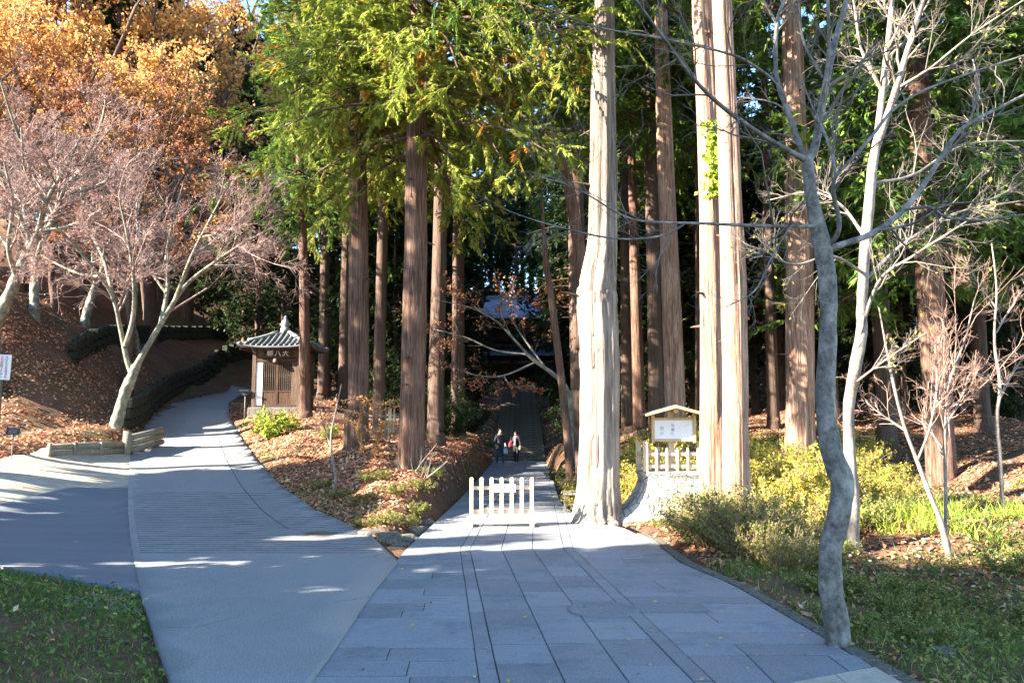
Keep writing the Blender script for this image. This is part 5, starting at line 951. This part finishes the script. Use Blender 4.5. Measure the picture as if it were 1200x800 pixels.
# terraced mossy walls on the slope, left of the road
def wall_run(label, pts, h, th, seed, name='retaining_wall'):
    o0 = Vector(pts[0]); e = empty(name, o0, 0, label, 'wall'); r = random.Random(seed); C = smooth_path([p[:] for p in pts], 40); cl = np.append(0, np.cumsum(np.linalg.norm(np.diff(C, axis=0), axis=1)))
    for row in range(3):
        s = -r.uniform(0, .5)
        while s < cl[-1]:
            L = r.uniform(.7, 1.2); m = min(max(s + L / 2, 0), cl[-1]); x, y, z = [np.interp(m, cl, C[:, i]) for i in range(3)]; x2, y2 = [np.interp(min(m + .2, cl[-1]), cl, C[:, i]) - np.interp(max(m - .2, 0), cl, C[:, i]) for i in range(2)]
            hh = h / 3; box('wall_stone', (L - .025, th + r.uniform(-.03, .03), hh - .02), (x - o0.x, y - o0.y, z - o0.z + hh * (row + .5) - .05), 'wall_moss', e, (0, 0, math.atan2(y2, x2)), .03); s += L
    return e
def lpt(u, d, dz=0): p = on(u, 0, d); p.z += dz; return p
wall_run('dark mossy stone wall along the left edge of the climbing road', [lpt(150, 33.), lpt(166, 36.5), lpt(180, 41), lpt(203, 47), lpt(235, 53), lpt(268, 57.5), lpt(300, 60)], 1.25, .4, 1)
wall_run('upper mossy terrace wall above the roadside wall', [lpt(85, 37, -.45), lpt(120, 43, -.4), lpt(160, 50, -.3), lpt(205, 57, -.3), lpt(260, 63, -.3)], 1.3, .4, 2)

# rough stones at the tip of the bank beside the sunken ditch
for k, (u, d, sz, dz) in enumerate([(440, 14.9, (.3, .24, .22), .06), (461, 14.5, (.34, .26, .28), .08), (482, 14.9, (.22, .26, .34), .1), (472, 14.1, (.2, .2, .2), .05), (491, 16., (.2, .3, .34), .1), (500, 17.2, (.18, .3, .3), .1), (413, 16.2, (.26, .22, .14), .02)]):
    x = (u - 600) / F_PX * d; rock('boulder', (x, d, H1(x, d) + dz - .12), sz, 40 + k, label='mossy boulder edging the tip of the bank beside the path', group='boulders at the bank tip')
rock('boulder', (*on(1090, 0, 7.6)[:2], H1(*on(1090, 0, 7.6)[:2]) + .01), (.14, .1, .09), 61, label='small round stone lying in the near right verge')
# wooden fence on the bank, behind the red cedars
p0 = on(402, 0, 24.6); e = empty('board_fence', (p0.x, p0.y, p0.z), 0, 'short pale plank fence half hidden behind the red cedars', 'fence')
for u, wd, z0_, z1, d in ((407, .16, .0, 1.05, 24.6), (441, .17, .25, 1.0, 25.0), (452.5, .05, .3, .95, 25.1), (457.5, .11, .3, .95, 25.1), (462.5, .06, .3, .95, 25.1)):
    p = on(u, 0, d); box('plank', (wd, .03, z1 - z0_ + .3), (p.x - p0.x, p.y - p0.y, p.z - p0.z + (z0_ + z1) / 2), 'wood_weathered' if wd < .15 else 'wood_brown', e)
pa, pb = on(402, 0, 24.75), on(478, 0, 25.3)
for z in (.55, 1.02): rod('rail', [(pa.x - p0.x, pa.y - p0.y + .06, pa.z - p0.z + z), (pb.x - p0.x, pb.y - p0.y + .06, pb.z - p0.z + z)], .05, 'wood_weathered', e, 8)
# orange leafed vine slung between the cedars
vs = [[(400, 470, -.3, 2), (425, 465, -.6, 2), (440, 475, -.6, 1.6), (460, 470, -.4, 1.6), (478, 466, -.6, 1)], [(405, 490, -.4, 2), (425, 500, -.7, 2), (450, 510, -.5, 1.6), (470, 505, -.6, 1)], [(395, 478, -.3, 1.6), (430, 485, -.7, 1.6), (465, 476, -.8, 1.6), (492, 473, -1.6, 1)], [(440, 545, -.3, 1.6), (442, 515, -.5, 1.6), (455, 495, -.8, 1.4), (490, 500, -1.7, 1)], [(425, 530, -.6, 1.4), (420, 500, -.7, 1.4), (428, 468, -.6, 1)]]
C, Rr = limbs_px(vs, 22.8); b = C[3, 0].copy(); e = empty('vine', b, 0, 'tangled vine with orange leaves slung between the two red cedars', 'vine'); r = np.random.default_rng(91); C = C - b
link('stems', mesh_np('stems', *tubes(C, Rr, 4), M['twig_pale'], True), e); n = 950; idx = r.integers(0, 5, n); tt = r.uniform(0, 1, n) * 11; i = np.minimum(tt.astype(int), 10); p = C[idx, i] + (C[idx, i + 1] - C[idx, i]) * (tt - i)[:, None] + rdir(n, r) * .1 * r.uniform(0, 1, (n, 1))
link('leaves', mesh_np('leaves', *leaves(p, rdir(n, r), rdir(n, r), .07, .05), M['fol_orange']), e)
# fallen bare branch at the foot of the bank-edge cedar
br = [[(478, 575, -.6, 3), (500, 560, -1, 2.6), (525, 540, -1.3, 2)], [(478, 575, -.6, 3), (490, 548, -.9, 2.4), (512, 520, -1.2, 1.4)], [(482, 570, -.6, 2.4), (470, 550, -.8, 2), (462, 538, -1, 1.4)], [(500, 560, -1, 2), (505, 540, -1.2, 1.4), (508, 530, -1.3, 1)]]
C, Rr = limbs_px(br, 20.6); b = C[0, 0].copy(); e = empty('dead_branch', b, 0, 'bleached dead branch lying at the foot of the bank edge cedar', 'branch'); s1, r1 = grow(C - b, Rr, 5, .2, 1, .35, .6, 4, .05, .15, np.random.default_rng(3), rmin=.006)
link('boughs', mesh_np('boughs', *tubes(C - b, Rr, 6), M['pale_bark'], True), e); link('twigs', mesh_np('twigs', *tubes(s1, r1, 3), M['pale_bark'], True), e)

# temple gate above the steps: two blue-grey roofs glimpsed through branches
tz = H1(1.0, 77) - 1.5; e = empty('temple_gate', (1.2, 77.5, tz), 0, 'shaded temple gate with two blue grey roofs above the far steps', 'temple gate')
for sx in (-3.2, -1.1, 1.1, 3.2):
    for sy in (-1.4, 1.4): rod('column', [(sx, sy, -.3), (sx, sy, 7.6)], .2, 'wood_dark', e, 12)
for z in (2.7, 4.6, 7.2): box('beam', (7., .25, .3), (0, -1.4, z), 'wood_dark', e)
for x, wd in ((-2.15, 1.7), (2.15, 1.7)): box('wall_panel', (wd, .1, 2.5), (x, -1.3, 1.4), 'wood_dark', e)
box('upper_storey', (6.2, 2.6, 1.8), (0, 0, 5.9), 'wood_dark', e)
def hip(name, zc, hx, hy, rise, ridge):
    bm = bmesh.new(); n = 9; rows = []
    for t in np.linspace(0, 1, n):
        x = hx + (ridge - hx) * t; y = hy * (1 - t) + .12 * t; z = zc + rise * (t ** 1.4); rows.append([bm.verts.new(q) for q in ((-x, -y, z), (x, -y, z), (x, y, z), (-x, y, z))])
    for a_, b_ in zip(rows, rows[1:]):
        for k in range(4): bm.faces.new((a_[k], a_[(k + 1) % 4], b_[(k + 1) % 4], b_[k]))
    bm.faces.new(rows[-1]); bm.faces.new(rows[0][::-1]); me = bpy.data.meshes.new(name); bm.to_mesh(me); bm.free(); me.materials.append(M['metal_roof']); return link(name, me, e)
hip('lower_roof', 4.4 - .9, 4.4, 3.3, 1.3, 3.0); up = hip('upper_roof', 6.9, 4.7, 3.5, 2.3, 3.6); box('ridge', (7.4, .5, .45), (0, 0, 9.25), 'metal_roof', up)

# ------------------------------------------------------------------ the two walkers on the path
def person(name, label, loc, rz, ht, J, outfit, extras):
    """J: joints (name: (x, y, z, radius)) for a 1.7 m body facing -y, edges as a tree from the pelvis; outfit(z, y, x, part)->material name"""
    e = empty(name, loc, rz, label, 'person'); k = ht / 1.7; names = list(J); E_ = [(names.index(a), names.index(J[a][4])) for a in names if J[a][4]]
    me = bpy.data.meshes.new('body'); me.from_pydata([(J[n][0] * k, J[n][1] * k, J[n][2] * k) for n in names], E_, [])
    o = link('body', me); md = o.modifiers.new('s', 'SKIN'); 
    for i, n in enumerate(names):
        sv = me.skin_vertices[0].data[i]; sv.radius = (J[n][3] * k, J[n][3] * k * (.8 if n in ('chest', 'belly', 'pelvis') else 1)); sv.use_root = n == 'pelvis'
    md.use_smooth_shade = True; s2 = o.modifiers.new('u', 'SUBSURF'); s2.levels = 2; s2.render_levels = 2
    dg = bpy.context.evaluated_depsgraph_get(); dg.update(); m2 = bpy.data.meshes.new_from_object(o.evaluated_get(dg)); bpy.data.objects.remove(o)
    used = ['skin', *outfit]; m2.materials.clear()
    for u in used: m2.materials.append(M[u])
    hand = [Vector([J[h][i] * k for i in range(3)]) for h in J if h.startswith('hand')]; 
    for p in m2.polygons:
        c = p.center / k; mi = 1
        if c.z < .10: mi = 3
        elif c.z < .86: mi = 2
        elif c.z > 1.455: mi = 0
        if c.z > .5 and any((p.center - h).length < .115 * k for h in hand): mi = 0
        p.material_index = mi; p.use_smooth = True
    link('body', m2, e)
    extras(e, k); return e
def joints(ra, la, rk, lk, head=(0, -.02)):
    """hand/elbow positions per side, ankle offsets"""
    J = {'pelvis': (0, 0, .92, .15, None), 'belly': (0, -.01, 1.08, .145, 'pelvis'), 'chest': (0, 0, 1.28, .165, 'belly'), 'neck0': (0, .01, 1.42, .075, 'chest'), 'neck': (0, 0, 1.48, .055, 'neck0'), 'jaw': (head[0], head[1] - .01, 1.545, .07, 'neck'), 'head': (head[0], head[1], 1.62, .088, 'jaw'), 'crown': (head[0], head[1] + .01, 1.67, .066, 'head'), 'nose': (head[0], head[1] - .095, 1.585, .014, 'head')}
    for s, (el, ha), an in ((-1, ra, rk), (1, la, lk)):
        q = 'r' if s < 0 else 'l'; J[q + 'shoulder'] = (s * .185, 0, 1.37, .075, 'chest'); J[q + 'elbow'] = (*el, .052, q + 'shoulder'); J[q + 'wrist'] = (*[el[i] + (ha[i] - el[i]) * .82 for i in range(3)], .036, q + 'elbow'); J['hand' + q] = (*ha, .036, q + 'wrist')
        d = Vector(ha) - Vector(el); d.normalize()
        for f in range(4): b_ = Vector(ha) + Vector(((f - 1.5) * .021, 0, 0)) + d * .04; J[f'{q}f{f}'] = (*(b_ + d * (.03 + .008 * (f in (1, 2)))), .009, 'hand' + q); J[f'{q}g{f}'] = (*(b_ + d * .06 + Vector((0, -.014, 0))), .008, f'{q}f{f}')
        th_ = Vector(ha) + Vector((-s * .045, -.015, -.015)); J[q + 'thumb'] = (*th_, .010, 'hand' + q)
        J[q + 'hip'] = (s * .095, 0, .86, .11, 'pelvis'); J[q + 'knee'] = (s * .10 + an[0] * .5, an[1] * .45 - .03, .48, .07, q + 'hip'); J[q + 'ankle'] = (s * .10 + an[0], an[1], .09, .045, q + 'knee'); J[q + 'toe'] = (s * .11 + an[0], an[1] - .15, .04, .04, q + 'ankle')
    return J
def cap_hair(e, k, c, long=False):
    bm = bmesh.new(); bmesh.ops.create_uvsphere(bm, u_segments=16, v_segments=10, radius=.112 * k)
    bmesh.ops.delete(bm, geom=[v for v in bm.verts if v.co.z < (-.09 if long else -.03) * k + (.09 * k if v.co.y < -.03 * k else 0)], context='VERTS')
    for v in bm.verts: v.co = Vector((v.co.x * .92, v.co.y * 1.02, v.co.z * 1.05))
    me = bpy.data.meshes.new('hair'); bm.to_mesh(me); bm.free(); me.materials.append(M['hair']); link('hair', me, e, (c[0] * k, (c[1] + .012) * k, 1.63 * k))
def ex1(e, k):
    cap_hair(e, k, (0, -.02)); box('collar', (.2 * k, .19 * k, .05 * k), (0, .01, 1.455 * k), 'cloth_grey', e, (R(10), 0, 0), .02)
def ex2(e, k):
    cap_hair(e, k, (-.02, -.02), True); rod('scarf', [(math.cos(t) * .11 * k, math.sin(t) * .11 * k, 1.445 * k + .01 * math.sin(3 * t)) for t in np.linspace(0, 6.28, 14)], .045 * k, 'scarf_pink', e, 8); box('scarf_end', (.13 * k, .04, .42 * k), (.03, -.19 * k, 1.2 * k), 'cloth_grey', e, (R(-4), 0, R(5)), .015)
p1x, p2x = (586 - 600) / F_PX * 41.2, (605 - 600) / F_PX * 42.
P1 = person('person', 'walker in black jacket and blue jeans holding a pale teal bag on the far path', (p1x, 41.2, .005), R(25), 1.74, joints(((-.26, .03, 1.1), (-.24, -.1, .86)), ((.25, -.02, 1.1), (.17, -.26, .95)), (0, .12), (.02, -.12)), ('cloth_black', 'denim', 'shoe'), ex1)
P2 = person('person', 'walker in dark coat with pink scarf standing on the far path', (p2x, 42., .005), R(-35), 1.6, joints(((-.27, -.03, 1.12), (-.13, -.27, 1.22)), ((.26, .02, 1.1), (.27, -.06, .86)), (0, .05), (.02, -.06), (-.02, -.02)), ('cloth_black', 'cloth_black', 'shoe'), ex2)
def bag(name, label, loc, sx, sy, sz, mat, hand):
    e = empty(name, loc, R(15), label, 'bag'); bm = bmesh.new(); bmesh.ops.create_cube(bm, size=1); bmesh.ops.subdivide_edges(bm, edges=bm.edges[:], cuts=3, use_grid_fill=True)
    for v in bm.verts:
        t = v.co.z + .5; q = 1 - .25 * t + .12 * math.sin(3.1 * t); v.co = Vector((v.co.x * sx * q, v.co.y * sy * q * (1.3 - t * .8), v.co.z * sz))
    for f in bm.faces: f.smooth = True
    me = bpy.data.meshes.new('pouch'); bm.to_mesh(me); bm.free(); me.materials.append(M[mat]); link('pouch', me, e)
    rod('strap', [(-sx * .3, 0, sz * .45), (-sx * .15, 0, sz * .45 + hand * .8), (0, 0, sz * .45 + hand), (sx * .15, 0, sz * .45 + hand * .8), (sx * .3, 0, sz * .45)], .01, mat, e, 6)
M1_ = Matrix.Rotation(R(25), 3, 'Z') @ Vector((.17, -.28, .93)) * 1.02
bag('shoulder_bag', 'pale teal bag held in the hand of the jacketed walker', (p1x + M1_.x, 41.2 + M1_.y, M1_.z - .27), .2, .1, .26, 'denim_pale', .16)
M2_ = Matrix.Rotation(R(-35), 3, 'Z') @ Vector((-.3, -.02, .86)) * .94
bag('shoulder_bag', 'dark red bag hanging at the side of the scarfed walker', (p2x + M2_.x, 42. + M2_.y, .98), .3, .14, .28, 'bag_red', .25)

for o in bpy.data.objects:          # twigs and boughs too fine to pick apart
    if o.name.split('.')[0] in ('boughs', 'twigs', 'stems'): o['kind'] = 'stuff'
